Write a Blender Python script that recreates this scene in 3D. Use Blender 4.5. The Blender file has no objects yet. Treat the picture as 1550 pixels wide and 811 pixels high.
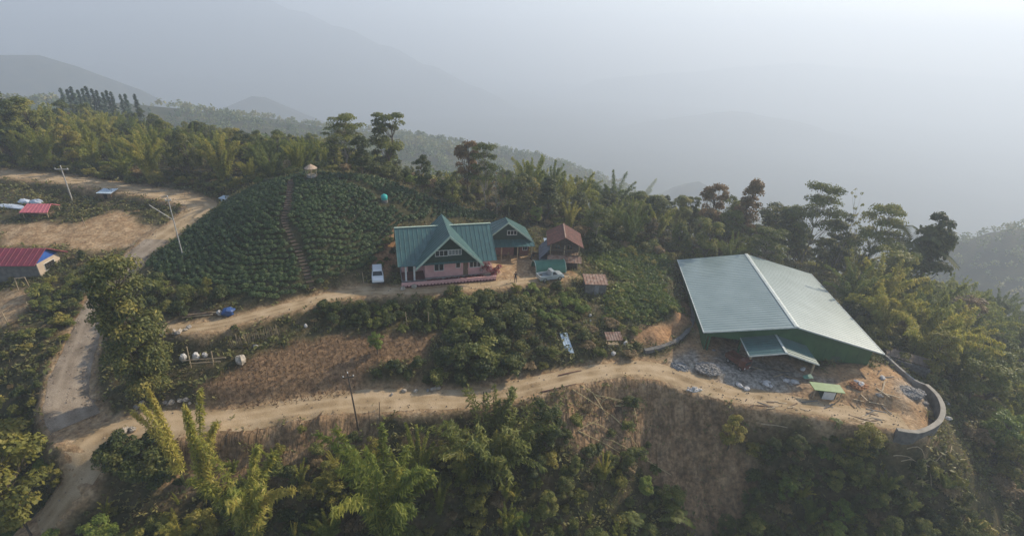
import bpy, math, random
import numpy as np
from mathutils import Matrix, Vector

R = math.radians
scene = bpy.context.scene
COL = scene.collection
rng = np.random.default_rng(7)
random.seed(7)

# ------------------------------------------------------------------ camera
FPX, PITCH, ROLL, CAMZ = 740.0, R(25.2), R(3.0), 32.0     # focal length in photo pixels, tilt down, roll, height over the yard
cp, sp, cr, sr = math.cos(PITCH), math.sin(PITCH), math.cos(ROLL), math.sin(ROLL)


def ray(px, py):
    u = (px - 775.0) / FPX
    v = (405.5 - py) / FPX
    u, v = cr * u - sr * v, sr * u + cr * v
    return np.array([u, cp + v * sp, -sp + v * cp])


def site(px, py, z):
    """world point at height z that was surveyed at photo pixel (px, py)"""
    d = ray(px, py)
    return np.array([0, 0, CAMZ]) + d * ((z - CAMZ) / d[2])


def site_y(px, py, y):
    d = ray(px, py)
    return np.array([0, 0, CAMZ]) + d * (y / d[1])


cam_data = bpy.data.cameras.new('camera')
cam_data.sensor_width = 36.0
cam_data.lens = 36.0 * FPX / 1550.0
cam_data.clip_start = 0.5
cam_data.clip_end = 20000
cam = bpy.data.objects.new('camera', cam_data)
COL.objects.link(cam)
right0, up0, fwd = Vector((1, 0, 0)), Vector((0, sp, cp)), Vector((0, cp, -sp))
cx_ = right0 * cr + up0 * sr
cy_ = -right0 * sr + up0 * cr
M = Matrix((cx_, cy_, -fwd)).transposed().to_4x4()
M.translation = Vector((0, 0, CAMZ))
cam.matrix_world = M
scene.camera = cam

# ------------------------------------------------------------------ light
SUN_AZ, SUN_EL = R(56), R(33)        # azimuth from +Y towards +X
world = bpy.data.worlds.new('World')
scene.world = world
world.use_nodes = True
nt = world.node_tree
sky = nt.nodes.new('ShaderNodeTexSky')
sky.sky_type = 'NISHITA'
sky.sun_disc = False
sky.sun_elevation = SUN_EL
sky.sun_rotation = SUN_AZ
sky.air_density = 1.0
sky.dust_density = 1.0
nt.links.new(sky.outputs[0], nt.nodes['Background'].inputs[0])
nt.nodes['Background'].inputs[1].default_value = 0.13
sun_d = bpy.data.lights.new('sun', 'SUN')
sun_d.energy = 5.0
sun_d.angle = R(0.8)
sun_d.color = (1.0, 0.88, 0.70)
sun = bpy.data.objects.new('sun', sun_d)
COL.objects.link(sun)
sdir = Vector((math.sin(SUN_AZ) * math.cos(SUN_EL), math.cos(SUN_AZ) * math.cos(SUN_EL), math.sin(SUN_EL)))
sun.rotation_euler = sdir.to_track_quat('Z', 'Y').to_euler()
sun.location = (60, 60, 120)

scene.view_settings.view_transform = 'Standard'
scene.view_settings.look = 'None'
scene.view_settings.gamma = 1
scene.view_settings.exposure = 0.35
scene.render.engine = 'CYCLES'
scene.cycles.use_denoising = True
scene.cycles.max_bounces = 5
scene.cycles.diffuse_bounces = 2
scene.cycles.glossy_bounces = 2
scene.cycles.transmission_bounces = 3
scene.cycles.volume_bounces = 1
scene.cycles.transparent_max_bounces = 4
scene.cycles.caustics_reflective = False
scene.cycles.caustics_refractive = False

# ------------------------------------------------------------------ noise
_H = np.random.default_rng(11).random((256, 256))


def vnoise(x, y):
    xi, yi = np.floor(x).astype(int), np.floor(y).astype(int)
    fx, fy = x - xi, y - yi
    fx, fy = fx * fx * (3 - 2 * fx), fy * fy * (3 - 2 * fy)
    a = _H[xi & 255, yi & 255]; b = _H[(xi + 1) & 255, yi & 255]
    c = _H[xi & 255, (yi + 1) & 255]; d = _H[(xi + 1) & 255, (yi + 1) & 255]
    return (a * (1 - fx) + b * fx) * (1 - fy) + (c * (1 - fx) + d * fx) * fy


def fbm(x, y, o=4):
    s, a, t = 0, 0.5, 0
    for i in range(o):
        s = s + a * vnoise(x * 2 ** i + 17.3 * i, y * 2 ** i + 5.1 * i)
        t += a
        a *= .5
    return s / t - .5


def sstep(a, b, x):
    t = np.clip((x - a) / (b - a), 0, 1)
    return t * t * (3 - 2 * t)


# ------------------------------------------------------------------ things
def tag(o, label=None, cat=None, group=None, kind=None):
    if label: o['label'] = label
    if cat: o['category'] = cat
    if group: o['group'] = group
    if kind: o['kind'] = kind
    return o


def empty(name, loc, rz=0.0, label=None, cat=None, group=None, scale=None, rot=None):
    o = bpy.data.objects.new(name, None)
    o.empty_display_size = .3
    COL.objects.link(o)
    o.location = [float(v) for v in loc]
    o.rotation_euler = rot if rot else (0, 0, rz)
    if scale is not None:
        o.scale = scale if hasattr(scale, '__len__') else (scale,) * 3
    return tag(o, label, cat, group)


def mesh_np(name, V, F4=None, F3=None, mat=None, attrs=None, smooth=False):
    me = bpy.data.meshes.new(name)
    V = np.asarray(V, np.float32)
    n4 = 0 if F4 is None else len(F4)
    n3 = 0 if F3 is None else len(F3)
    me.vertices.add(len(V))
    me.vertices.foreach_set('co', V.ravel())
    idx = []
    if n4: idx.append(np.asarray(F4, np.int32).ravel())
    if n3: idx.append(np.asarray(F3, np.int32).ravel())
    idx = np.concatenate(idx)
    me.loops.add(len(idx))
    me.loops.foreach_set('vertex_index', idx)
    me.polygons.add(n4 + n3)
    st = np.concatenate([np.arange(n4) * 4, n4 * 4 + np.arange(n3) * 3]).astype(np.int32)
    me.polygons.foreach_set('loop_start', st)
    if smooth:
        me.polygons.foreach_set('use_smooth', np.ones(n4 + n3, bool))
    for k, a in (attrs or {}).items():
        at = me.attributes.new(k, 'FLOAT', 'POINT')
        at.data.foreach_set('value', np.asarray(a, np.float32))
    me.update(calc_edges=True)
    if mat: me.materials.append(mat)
    return me


def link_mesh(name, me, parent=None, loc=None):
    o = bpy.data.objects.new(name, me)
    COL.objects.link(o)
    if parent: o.parent = parent
    if loc is not None: o.location = [float(v) for v in loc]
    return o


class MB:
    """collects boxes, tubes, sheets; build() links them as ONE mesh object"""

    def __init__(s):
        s.v, s.f = [], []

    def add(s, verts, faces):
        b = len(s.v)
        s.v += [tuple(float(c) for c in p) for p in verts]
        s.f += [tuple(i + b for i in f) for f in faces]
        return s

    def box(s, x0, x1, y0, y1, z0, z1):
        return s.hexa([(x0, y0, z0), (x1, y0, z0), (x1, y1, z0), (x0, y1, z0), (x0, y0, z1), (x1, y0, z1), (x1, y1, z1), (x0, y1, z1)])

    def hexa(s, p):
        return s.add(p, [(3, 2, 1, 0), (4, 5, 6, 7), (0, 1, 5, 4), (1, 2, 6, 5), (2, 3, 7, 6), (3, 0, 4, 7)])

    def obox(s, c, size, rz=0, tilt=0, roll=0):
        m = Matrix.Rotation(rz, 3, 'Z') @ Matrix.Rotation(tilt, 3, 'X') @ Matrix.Rotation(roll, 3, 'Y')
        pts = [Vector(c) + m @ Vector((sx * size[0] / 2, sy * size[1] / 2, sz * size[2] / 2)) for sz in (-1, 1) for sx, sy in ((-1, -1), (1, -1), (1, 1), (-1, 1))]
        return s.hexa(pts)

    def slab(s, q, t):
        """a sheet with four corners q given thickness t downwards"""
        n = (Vector(q[1]) - Vector(q[0])).cross(Vector(q[3]) - Vector(q[0])).normalized()
        if n.z < 0: n = -n
        lo = [Vector(p) - n * t for p in q]
        return s.hexa(lo + [Vector(p) for p in q])

    def tube(s, pts, rad, n=6, cap=True):
        pts = [Vector([float(c) for c in p]) for p in pts]
        if not hasattr(rad, '__len__'): rad = [rad] * len(pts)
        b = len(s.v)
        for i, p in enumerate(pts):
            t = (pts[min(i + 1, len(pts) - 1)] - pts[max(i - 1, 0)]).normalized()
            a = t.cross(Vector((0, 0, 1)))
            if a.length < .05: a = t.cross(Vector((1, 0, 0)))
            a.normalize()
            c = t.cross(a)
            for k in range(n):
                th = 2 * math.pi * k / n
                q = p + (a * math.cos(th) + c * math.sin(th)) * rad[i]
                s.v.append(tuple(q))
        for i in range(len(pts) - 1):
            for k in range(n):
                s.f.append((b + i * n + k, b + i * n + (k + 1) % n, b + (i + 1) * n + (k + 1) % n, b + (i + 1) * n + k))
        if cap:
            s.f.append(tuple(b + k for k in range(n))[::-1])
            s.f.append(tuple(b + (len(pts) - 1) * n + k for k in range(n)))
        return s

    def lathe(s, prof, n=12, c=(0, 0, 0)):
        b = len(s.v)
        for r, z in prof:
            for k in range(n):
                a = 2 * math.pi * k / n
                s.v.append((c[0] + r * math.cos(a), c[1] + r * math.sin(a), c[2] + z))
        for i in range(len(prof) - 1):
            for k in range(n):
                s.f.append((b + i * n + k, b + i * n + (k + 1) % n, b + (i + 1) * n + (k + 1) % n, b + (i + 1) * n + k))
        s.f.append(tuple(b + (len(prof) - 1) * n + k for k in range(n)))
        s.f.append(tuple(b + k for k in range(n))[::-1])
        return s

    def blob(s, c, r, seed=0, nz=.18, n=8, m=6):
        """a lumpy closed ball"""
        g = random.Random(seed)
        b = len(s.v)
        s.v.append((c[0], c[1], c[2] + r[2]))
        for i in range(1, m):
            ph = math.pi * i / m
            for k in range(n):
                a = 2 * math.pi * k / n
                q = 1 + g.uniform(-nz, nz)
                s.v.append((c[0] + r[0] * q * math.sin(ph) * math.cos(a), c[1] + r[1] * q * math.sin(ph) * math.sin(a), c[2] + r[2] * q * math.cos(ph)))
        s.v.append((c[0], c[1], c[2] - r[2]))
        for k in range(n): s.f.append((b, b + 1 + k, b + 1 + (k + 1) % n))
        for i in range(m - 2):
            for k in range(n):
                s.f.append((b + 1 + i * n + k, b + 1 + (i + 1) * n + k, b + 1 + (i + 1) * n + (k + 1) % n, b + 1 + i * n + (k + 1) % n))
        e = len(s.v) - 1
        for k in range(n): s.f.append((e, b + 1 + (m - 2) * n + (k + 1) % n, b + 1 + (m - 2) * n + k))
        return s

    def build(s, name, mat, parent=None, loc=None, smooth=False):
        me = bpy.data.meshes.new(name)
        me.from_pydata(s.v, [], s.f)
        if smooth: me.polygons.foreach_set('use_smooth', [True] * len(me.polygons))
        me.update()
        me.materials.append(mat)
        return link_mesh(name, me, parent, loc)


def copy_tree(o, parent=None):
    c = o.copy()
    COL.objects.link(c)
    if parent: c.parent = parent
    for ch in list(o.children):
        copy_tree(ch, c)
    return c


# ------------------------------------------------------------------ materials
def srgb(h):
    h = h.lstrip('#')
    c = [int(h[i:i + 2], 16) / 255 for i in (0, 2, 4)]
    return tuple((x / 12.92 if x <= .04045 else ((x + .055) / 1.055) ** 2.4) for x in c)


def mat_simple(name, col, col2=None, rough=.8, scale=3.0, metal=0.0, bump=0.0, bscale=20.0, spec=.3, stretch=None, detail=4, w=(.35, .65)):
    m = bpy.data.materials.new(name)
    m.use_nodes = True
    t = m.node_tree
    b = t.nodes['Principled BSDF']
    b.inputs['Roughness'].default_value = rough
    b.inputs['Metallic'].default_value = metal
    b.inputs['Specular IOR Level'].default_value = spec
    tc = t.nodes.new('ShaderNodeTexCoord')
    vec = tc.outputs['Object']
    if stretch:
        mp = t.nodes.new('ShaderNodeMapping')
        mp.inputs['Scale'].default_value = stretch
        t.links.new(vec, mp.inputs[0])
        vec = mp.outputs[0]
    n = t.nodes.new('ShaderNodeTexNoise')
    n.inputs['Scale'].default_value = scale
    n.inputs['Detail'].default_value = detail
    t.links.new(vec, n.inputs['Vector'])
    if col2 is None: col2 = tuple(c * .75 for c in col)
    rp = t.nodes.new('ShaderNodeValToRGB')
    rp.color_ramp.elements[0].position, rp.color_ramp.elements[1].position = w
    rp.color_ramp.elements[0].color = (*col2, 1)
    rp.color_ramp.elements[1].color = (*col, 1)
    t.links.new(n.outputs['Fac'], rp.inputs[0])
    t.links.new(rp.outputs[0], b.inputs['Base Color'])
    if bump:
        n2 = t.nodes.new('ShaderNodeTexNoise')
        n2.inputs['Scale'].default_value = bscale
        n2.inputs['Detail'].default_value = 5
        t.links.new(vec, n2.inputs['Vector'])
        bp = t.nodes.new('ShaderNodeBump')
        bp.inputs['Strength'].default_value = bump
        bp.inputs['Distance'].default_value = .05
        t.links.new(n2.outputs['Fac'], bp.inputs['Height'])
        t.links.new(bp.outputs[0], b.inputs['Normal'])
    return m


GAIN = 2.35


def mat_leaf(name, cols, transl=.35, rough=.55, objvar=.5, gain=None):
    """leaf material: colour from a per-leaf 'tint' attribute plus a per-plant random value"""
    m = bpy.data.materials.new(name)
    m.use_nodes = True
    t = m.node_tree
    b = t.nodes['Principled BSDF']
    b.inputs['Roughness'].default_value = rough
    b.inputs['Specular IOR Level'].default_value = .25
    at = t.nodes.new('ShaderNodeAttribute'); at.attribute_name = 'tint'
    oi = t.nodes.new('ShaderNodeObjectInfo')
    ma = t.nodes.new('ShaderNodeMath'); ma.operation = 'MULTIPLY_ADD'
    t.links.new(oi.outputs['Random'], ma.inputs[0])
    ma.inputs[1].default_value = objvar
    ma.inputs[2].default_value = -objvar / 2
    ad = t.nodes.new('ShaderNodeMath'); ad.operation = 'ADD'; ad.use_clamp = True
    t.links.new(ma.outputs[0], ad.inputs[0]); t.links.new(at.outputs['Fac'], ad.inputs[1])
    rp = t.nodes.new('ShaderNodeValToRGB')
    el = rp.color_ramp.elements
    while len(el) < len(cols): el.new(.5)
    for i, c in enumerate(cols):
        el[i].position = i / (len(cols) - 1)
        el[i].color = (*[min(.8, v * (gain or GAIN)) for v in c], 1)
    t.links.new(ad.outputs[0], rp.inputs[0])
    t.links.new(rp.outputs[0], b.inputs['Base Color'])
    tr = t.nodes.new('ShaderNodeBsdfTranslucent')
    t.links.new(rp.outputs[0], tr.inputs['Color'])
    mx = t.nodes.new('ShaderNodeMixShader')
    mx.inputs[0].default_value = transl
    t.links.new(b.outputs[0], mx.inputs[1]); t.links.new(tr.outputs[0], mx.inputs[2])
    t.links.new(mx.outputs[0], t.nodes['Material Output'].inputs['Surface'])
    return m
# ------------------------------------------------------------------ terrain: heights surveyed at photo pixels (px, py, z)
SURVEY = [
 # far left road, clearing
 (0,262,4.5),(100,272,4.4),(200,288,4),(290,300,3.6),(322,312,3.2),(275,338,2.3),(217,382,1),(165,432,-1),(140,480,-2.5),(108,560,-4.6),(88,630,-6),
 (60,292,3.0),(150,300,2.6),(230,315,2.4),(20,350,1),(100,352,1),(190,350,1.3),(130,392,0),(30,425,-1),(10,480,-2.4),(60,520,-3.2),(20,570,-5.2),(0,640,-8),(30,720,-11),(100,800,-13),(0,800,-14),
 # tea hill
 (225,402,1),(262,432,.6),(330,447,.3),(400,452,.5),(470,436,.9),(530,424,.8),(560,412,.7),
 (300,350,3.4),(345,305,4.8),(400,277,8),(470,264,10),(560,276,9.4),(650,302,6.6),(740,328,2.2),(400,350,5.4),(480,350,5.6),(550,350,4.3),(440,310,8),(520,305,7.9),(340,400,2.2),(430,400,2.6),(520,392,2.4),(590,345,4.4),(600,322,5.9),(660,322,4.6),
 # house yard
 (600,437,0),(680,430,0),(760,425,0),(800,412,0),(790,394,0),(850,421,-.2),(760,389,.1),(700,415,0),(640,400,.2),(600,400,.4),
 # east of the houses
 (900,375,-.8),(950,370,-1.2),(1000,388,-1.8),(900,402,-1),(960,425,-1.6),(1000,450,-1.7),(1022,472,-2),(960,482,-2.3),(890,452,-2.2),(1012,425,-1.8),
 (1043,478,-4),(1046,440,-4),(1034,410,-3.6),(1020,505,-4.1),(980,522,-4.2),(1000,545,-4.25),(1026,490,-2.9),(990,508,-3.2),
 # upper road
 (250,497,-1.2),(330,490,-.9),(420,470,-.5),(500,450,-.2),(560,440,0),
 # garden terraces
 (255,540,-3.2),(300,548,-3.4),(300,600,-4.6),(400,535,-3),(420,512,-2.5),(500,500,-2.2),(620,515,-2.8),(560,575,-4.3),(440,598,-4.8),(330,612,-5),(650,500,-2.3),
 (700,480,-1.6),(750,520,-2.9),(800,480,-2),(850,512,-3),(700,570,-4.7),(800,560,-4.3),(880,490,-2.7),(900,530,-3.8),(640,458,-.9),(560,468,-1.2),(760,445,-.7),(850,440,-1.2),
 # main road and the plateau
 (135,655,-6.3),(200,647,-6.1),(300,640,-6),(450,620,-5.7),(600,605,-5.4),(700,600,-5.2),(800,583,-4.9),(900,562,-4.5),(980,555,-4.3),(1050,580,-4.3),
 (1120,600,-4.3),(1200,613,-4.3),(1300,632,-4.35),(1390,645,-4.4),(1395,600,-4.3),(1345,555,-4.2),(1180,560,-4.2),(1250,580,-4.2),(1080,530,-4.2),
 # slope below the road
 (120,700,-7),(160,700,-7.2),(230,750,-9.3),(300,690,-7.8),(400,672,-7.3),(330,765,-11),(500,690,-8.2),(500,780,-11.5),(620,668,-7.3),(640,740,-10.3),(700,811,-13.5),(760,650,-6.9),
 (800,720,-10),(850,630,-6.3),(860,700,-9),(940,640,-7.2),(1000,600,-5.6),(1000,700,-10.5),(1060,640,-6.8),(1080,780,-15),(1100,660,-7.2),(1150,720,-10.5),(1250,675,-7),(1250,750,-11.5),(1350,700,-7.8),
 (1380,780,-13.5),(1430,690,-7.6),(1500,740,-13),(1540,800,-17),(1445,610,-8),(1500,620,-13),(1540,560,-17),(1440,550,-11),(1410,510,-11),(1500,480,-20),(1360,480,-9),(1300,440,-8),(1250,408,-7),(1150,384,-5.2),(1060,384,-3.6),
 # wooded ground behind
 (820,335,.3),(850,335,-.8),(950,345,-2.4),(1050,365,-4),
]
WORLD_PTS = [(-40,95,5),(-20,98,4),(0,92,1),(15,95,-3),(-60,100,5),(-90,98,5),(-120,100,6),(-150,130,3),(-90,125,1),(-50,125,0),(-20,130,-3),(10,125,-6),
 (30,110,-7),(50,105,-10),(75,95,-16),(60,130,-24),(90,120,-34),(30,140,-18),(120,90,-36),(110,60,-30),(85,70,-22),(80,45,-22),
 (-30,20,-20),(0,20,-22),(30,20,-24),(60,25,-26),(-60,20,-20),(-90,40,-14),(0,-40,-45),(-80,-40,-40),(80,-40,-50),(-130,30,-18),(-110,60,-4),
 (-60,170,-14),(-120,180,-12),(0,170,-24),(40,180,-50),(90,170,-62),(-40,230,-40),(-120,250,-36),(-250,300,-45),(30,250,-70),(60,330,-105),(200,480,-200),(230,560,-230),(170,400,-165),(120,330,-130),(250,330,-165),(230,260,-120),(165,250,-110),(290,420,-200),
 (150,150,-70),(200,100,-80),(200,220,-95),(120,240,-95),(60,240,-80)]
# ridges whose tree tops were sighted at (px, py) and lie y metres out
for px, py, y, th in [(100,135,260,9),(200,140,270,9),(300,158,280,9),(400,170,280,9),(520,192,300,9),(620,200,310,9),(720,212,320,9),(820,228,330,9),(900,250,340,9),(965,275,345,8)]:
    y *= 1.5
    q = site_y(px, py, y)
    WORLD_PTS.append((q[0], q[1], q[2] - th))
for px, py, y, th in [(1490,338,240,8),(1545,326,240,8),(1640,322,240,8),(1420,362,240,8)]:
    y *= 1.3
    q = site_y(px, py, y)
    WORLD_PTS.append((q[0], q[1], q[2] - th))

_P = np.array([site(*s) for s in SURVEY] + [np.array(w, float) for w in WORLD_PTS])
_S = 30.0
_X = _P[:, :2] / _S


def _phi(r): return r


_n = len(_P)
_A = np.zeros((_n + 3, _n + 3))
_A[:_n, :_n] = _phi(np.linalg.norm(_X[:, None] - _X[None], axis=2)) - .004 * np.eye(_n)
_A[:_n, _n] = 1; _A[:_n, _n + 1:] = _X
_A[_n, :_n] = 1; _A[_n + 1:, :_n] = _X.T
_W = np.linalg.solve(_A, np.concatenate([_P[:, 2], np.zeros(3)]))


def rbf(x, y):
    sh = x.shape
    q = np.stack([x.ravel(), y.ravel()], 1) / _S
    out = np.empty(len(q))
    for i in range(0, len(q), 20000):
        d = np.linalg.norm(q[i:i + 20000, None] - _X[None], axis=2)
        out[i:i + 20000] = d @ _W[:_n] + _W[_n] + q[i:i + 20000] @ _W[_n + 1:]
    return out.reshape(sh)


def seg_dist(x, y, poly):
    """distance to a polyline and the interpolated extra columns there"""
    poly = np.asarray(poly, float)
    best = np.full(x.shape, 1e9)
    val = np.zeros(x.shape + (poly.shape[1] - 2,))
    for a, b in zip(poly[:-1], poly[1:]):
        d = b[:2] - a[:2]
        L = d @ d + 1e-9
        t = np.clip(((x - a[0]) * d[0] + (y - a[1]) * d[1]) / L, 0, 1)
        r = np.hypot(x - a[0] - t * d[0], y - a[1] - t * d[1])
        m = r < best
        best = np.where(m, r, best)
        val = np.where(m[..., None], a[2:] + t[..., None] * (b[2:] - a[2:]), val)
    return best, val


def smooth_poly(p, step=.8):
    """Catmull-Rom through points"""
    p = np.asarray(p, float)
    q = np.vstack([2 * p[0] - p[1], p, 2 * p[-1] - p[-2]])
    out = []
    for i in range(1, len(q) - 2):
        n = max(2, int(np.linalg.norm(q[i + 1][:2] - q[i][:2]) / step))
        for t in np.arange(n) / n:
            out.append(.5 * (2 * q[i] + (q[i + 1] - q[i - 1]) * t + (2 * q[i - 1] - 5 * q[i] + 4 * q[i + 1] - q[i + 2]) * t * t + (3 * q[i] - q[i - 1] - 3 * q[i + 1] + q[i + 2]) * t ** 3))
    out.append(p[-1])
    return np.array(out)


def road_poly(pts):
    return smooth_poly([(*site(a, b, z)[:2], z, w) for a, b, z, w in pts])


ROADS = {
 'main_road': road_poly([(60,800,-11.5,3.2),(118,725,-8.3,3.6),(150,668,-6.5,4.2),(220,645,-6.1,4.2),(300,640,-6,3.5),(380,631,-5.85,3.3),(450,619,-5.7,3.4),(530,608,-5.55,3.6),(600,605,-5.4,3.8),(700,602,-5.2,3.2),(770,592,-5,3.0),(850,574,-4.7,2.9),(920,562,-4.45,3.0),(985,560,-4.3,3.6),(1040,575,-4.27,3.8),(1090,592,-4.25,3.2),(1150,602,-4.25,3.0),(1230,616,-4.25,2.8),(1300,628,-4.3,3.0),(1370,640,-4.35,3.2)]),
 'side_road': road_poly([(-60,258,4.8,4),(0,263,4.5,4),(100,272,4.4,4),(200,287,4,4),(275,300,3.6,4.2),(304,312,3.2,4.6),(285,332,2.5,4.2),(250,355,1.7,4),(217,380,1,3.6),(180,415,-.4,3.4),(160,440,-1.2,3.2),(140,480,-2.5,3),(124,520,-3.6,3.2),(108,560,-4.6,3.4),(102,610,-5.6,3.8),(118,648,-6.25,4.2)]),
 'upper_road': road_poly([(240,497,-1.25,1.6),(290,496,-1,2.0),(340,489,-.85,2.1),(420,469,-.5,2.0),(500,449,-.2,2.2),(560,440,0,2.4),(640,441,0,1.6),(720,433,0,1.8),(800,424,-.05,2.0),(860,416,-.25,1.6)]),
}

CRESTS = []   # far crests: polyline (x, y, z) sighted at photo pixels y metres out


def crest(pts, slope):
    CRESTS.append((np.array([site_y(px, py, min(y * 2.3, 3900) if y > 900 else y * 1.9) for px, py, y in pts]), slope))


crest([(-500,90,560),(-200,62,560),(0,70,570),(60,78,580),(120,95,600),(180,118,620),(230,140,640),(300,175,660)], .42)
crest([(340,160,760),(385,138,760),(420,150,760),(520,190,780)], .4)
crest([(-700,-40,1500),(0,-45,1500),(250,-30,1450),(400,-4,1400),(500,32,1350),(600,72,1300),(700,120,1250),(820,175,1200),(960,230,1150)], .45)
crest([(985,300,520),(1055,268,520),(1110,290,540),(1200,330,560)], .4)
crest([(820,215,1000),(980,182,1000),(1120,160,1000),(1250,190,1000),(1400,228,1000),(1600,260,1000)], .45)
crest([(900,120,1900),(1200,95,1900),(1500,118,1900),(1900,125,1900)], .5)


def base_h(x, y):
    h = rbf(x, y)
    d = np.hypot(x, y - 60)
    far = -330 + 40 * fbm(x / 300, y / 300)
    h = h * (1 - sstep(470, 800, d)) + far * sstep(470, 800, d)
    for c, s in CRESTS:
        r, z = seg_dist(x, y, c)
        hz = z[..., 0] - s * r + (r + 40) * .22 * fbm(x / 110, y / 110) - (r + 30) * .55 * np.abs(fbm(x / 330 + 5, y / 330, 3))
        h = np.where(d > 380, np.maximum(h, hz), h)
    return h


def near_h(x, y):
    h = base_h(x, y)
    h = h + .55 * fbm(x / 7, y / 7) + .25 * fbm(x / 1.7, y / 1.7, 3)
    # terraced yard and plateau, road beds
    wmin = np.full(x.shape, 0.0)
    for nm, pl in ROADS.items():
        r, v = seg_dist(x, y, pl)
        w = 1 - sstep(v[..., 1] / 2 + .25, v[..., 1] / 2 + 1.9, r)
        h = h * (1 - w) + (v[..., 0] + .05 * fbm(x / 2, y / 2)) * w
    return h


def in_poly(x, y, poly):
    ins = np.zeros(x.shape, bool)
    j = len(poly) - 1
    for i in range(len(poly)):
        xi, yi = poly[i][0], poly[i][1]
        xj, yj = poly[j][0], poly[j][1]
        if yi != yj:
            c = ((yi > y) != (yj > y)) & (x < (xj - xi) * (y - yi) / (yj - yi) + xi)
            ins ^= c
        j = i
    return ins


def area(*pts):
    """ground polygon from (px, py, z)"""
    return [tuple(site(*p)[:2]) for p in pts]


def soft_in(x, y, poly, w=1.0):
    ins = in_poly(x, y, poly)
    r, _ = seg_dist(x, y, np.array(list(poly) + [poly[0]]))
    s = np.where(ins, r, -r) + 1.2 * w * fbm(x / 2.2, y / 2.2) * 2
    return sstep(-w, w, s)


AREAS = dict(
 yard=area((585,436,0),(610,425,0),(752,388,0),(812,386,0),(812,398,0),(868,418,-.2),(780,428,0),(690,440,0)),
 plateau=area((985,545,-4.2),(1040,520,-4.2),(1050,500,-4.2),(1052,430,-4),(1075,505,-4.2),(1230,560,-4.2),(1310,560,-4.2),(1345,545,-4.2),(1415,600,-4.2),(1418,640,-4.3),(1370,655,-4.4),(1250,640,-4.3),(1150,625,-4.3),(1060,592,-4.3)),
 clearing=area((0,340,1),(120,342,1),(180,325,1.3),(235,350,1.2),(225,375,1),(150,382,.3),(60,372,.4),(0,375,.4)),
 clearing2=area((-40,435,-1.4),(45,440,-1.4),(48,462,-1.9),(20,490,-2.6),(-40,505,-2.8)),
 cropfield=area((355,555,-3.4),(440,520,-2.8),(520,508,-2.4),(655,508,-2.6),(640,540,-3.3),(560,560,-4),(530,590,-4.6),(400,605,-4.8),(330,612,-5),(300,590,-4.5)),
 scarp=area((860,590,-4.9),(950,575,-4.6),(1010,585,-4.6),(1075,605,-4.8),(1100,640,-6.5),(1130,700,-9.5),(1110,800,-15),(1040,790,-15),(960,700,-10.5),(880,680,-8.5),(800,640,-6.5)),
 scarp2=area((190,662,-6.4),(300,652,-6.3),(470,632,-6),(560,625,-5.8),(560,660,-7),(470,690,-8),(330,730,-9.5),(250,730,-9)),
 mound=area((960,500,-2.8),(1022,478,-2.2),(1040,450,-2.2),(1042,490,-3.6),(1010,525,-4),(955,520,-4)),
 houseback=area((560,395,2),(600,350,3.5),(605,400,.5),(580,425,.3)),
 orchard=area((880,362,-.6),(960,362,-1.2),(1015,385,-2),(1000,430,-1.7),(940,425,-1.4),(895,400,-1)),
 melon=area((920,435,-1.5),(1000,435,-1.7),(1028,468,-2),(990,485,-2.4),(920,480,-2.2)),
 teahill=area((218,398,1),(262,428,.7),(330,443,.5),(400,450,.6),(465,434,1),(560,405,1),(598,345,4.2),(660,330,4.3),(752,328,2.2),(740,318,2.6),(655,297,6.8),(560,273,9.6),(470,262,10.1),(400,275,8),(345,303,4.9),(290,345,3.2)),
 bluffl=area((60,430,-1),(135,420,-.8),(125,490,-2.9),(85,580,-5.2),(60,640,-6.4),(-60,640,-8),(-60,540,-4.5),(40,500,-2.8)),
)

# ------------------------------------------------------------------ ground sheet
def axis(lo, hi, st, g, far):
    a = list(np.arange(lo, hi + st, st))
    s = st
    while a[-1] < far[1]:
        s = min(s * g, 75); a.append(a[-1] + s)
    s = st
    while a[0] > far[0]:
        s = min(s * g, 75); a.insert(0, a[0] - s)
    return np.array(a)


GX = axis(-100, 92, .42, 1.1, (-4600, 5200))
GY = axis(24, 108, .42, 1.1, (-300, 4800))
XX, YY = np.meshgrid(GX, GY)
ZZ = near_h(XX, YY)


def H(x, y):
    """height of the ground sheet itself (bilinear in its grid)"""
    x = np.asarray(x, float); y = np.asarray(y, float)
    i = np.clip(np.searchsorted(GX, x) - 1, 0, len(GX) - 2)
    j = np.clip(np.searchsorted(GY, y) - 1, 0, len(GY) - 2)
    fx = (x - GX[i]) / (GX[i + 1] - GX[i]); fy = (y - GY[j]) / (GY[j + 1] - GY[j])
    return (ZZ[j, i] * (1 - fx) + ZZ[j, i + 1] * fx) * (1 - fy) + (ZZ[j + 1, i] * (1 - fx) + ZZ[j + 1, i + 1] * fx) * fy


def ground_at(px, py, tmax=900):
    """first point of the ground seen through photo pixel (px, py)"""
    d = ray(px, py)
    t = np.concatenate([np.arange(20, 160, .15), np.arange(160, tmax, 1.0)])
    P = np.array([0, 0, CAMZ])[None] + t[:, None] * d[None]
    g = H(P[:, 0], P[:, 1])
    k = np.argmax(P[:, 2] < g)
    p = P[k]
    return np.array([p[0], p[1], float(H(p[0], p[1]))])


def g3(x, y, dz=0.0):
    return (float(x), float(y), float(H(x, y)) + dz)


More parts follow.
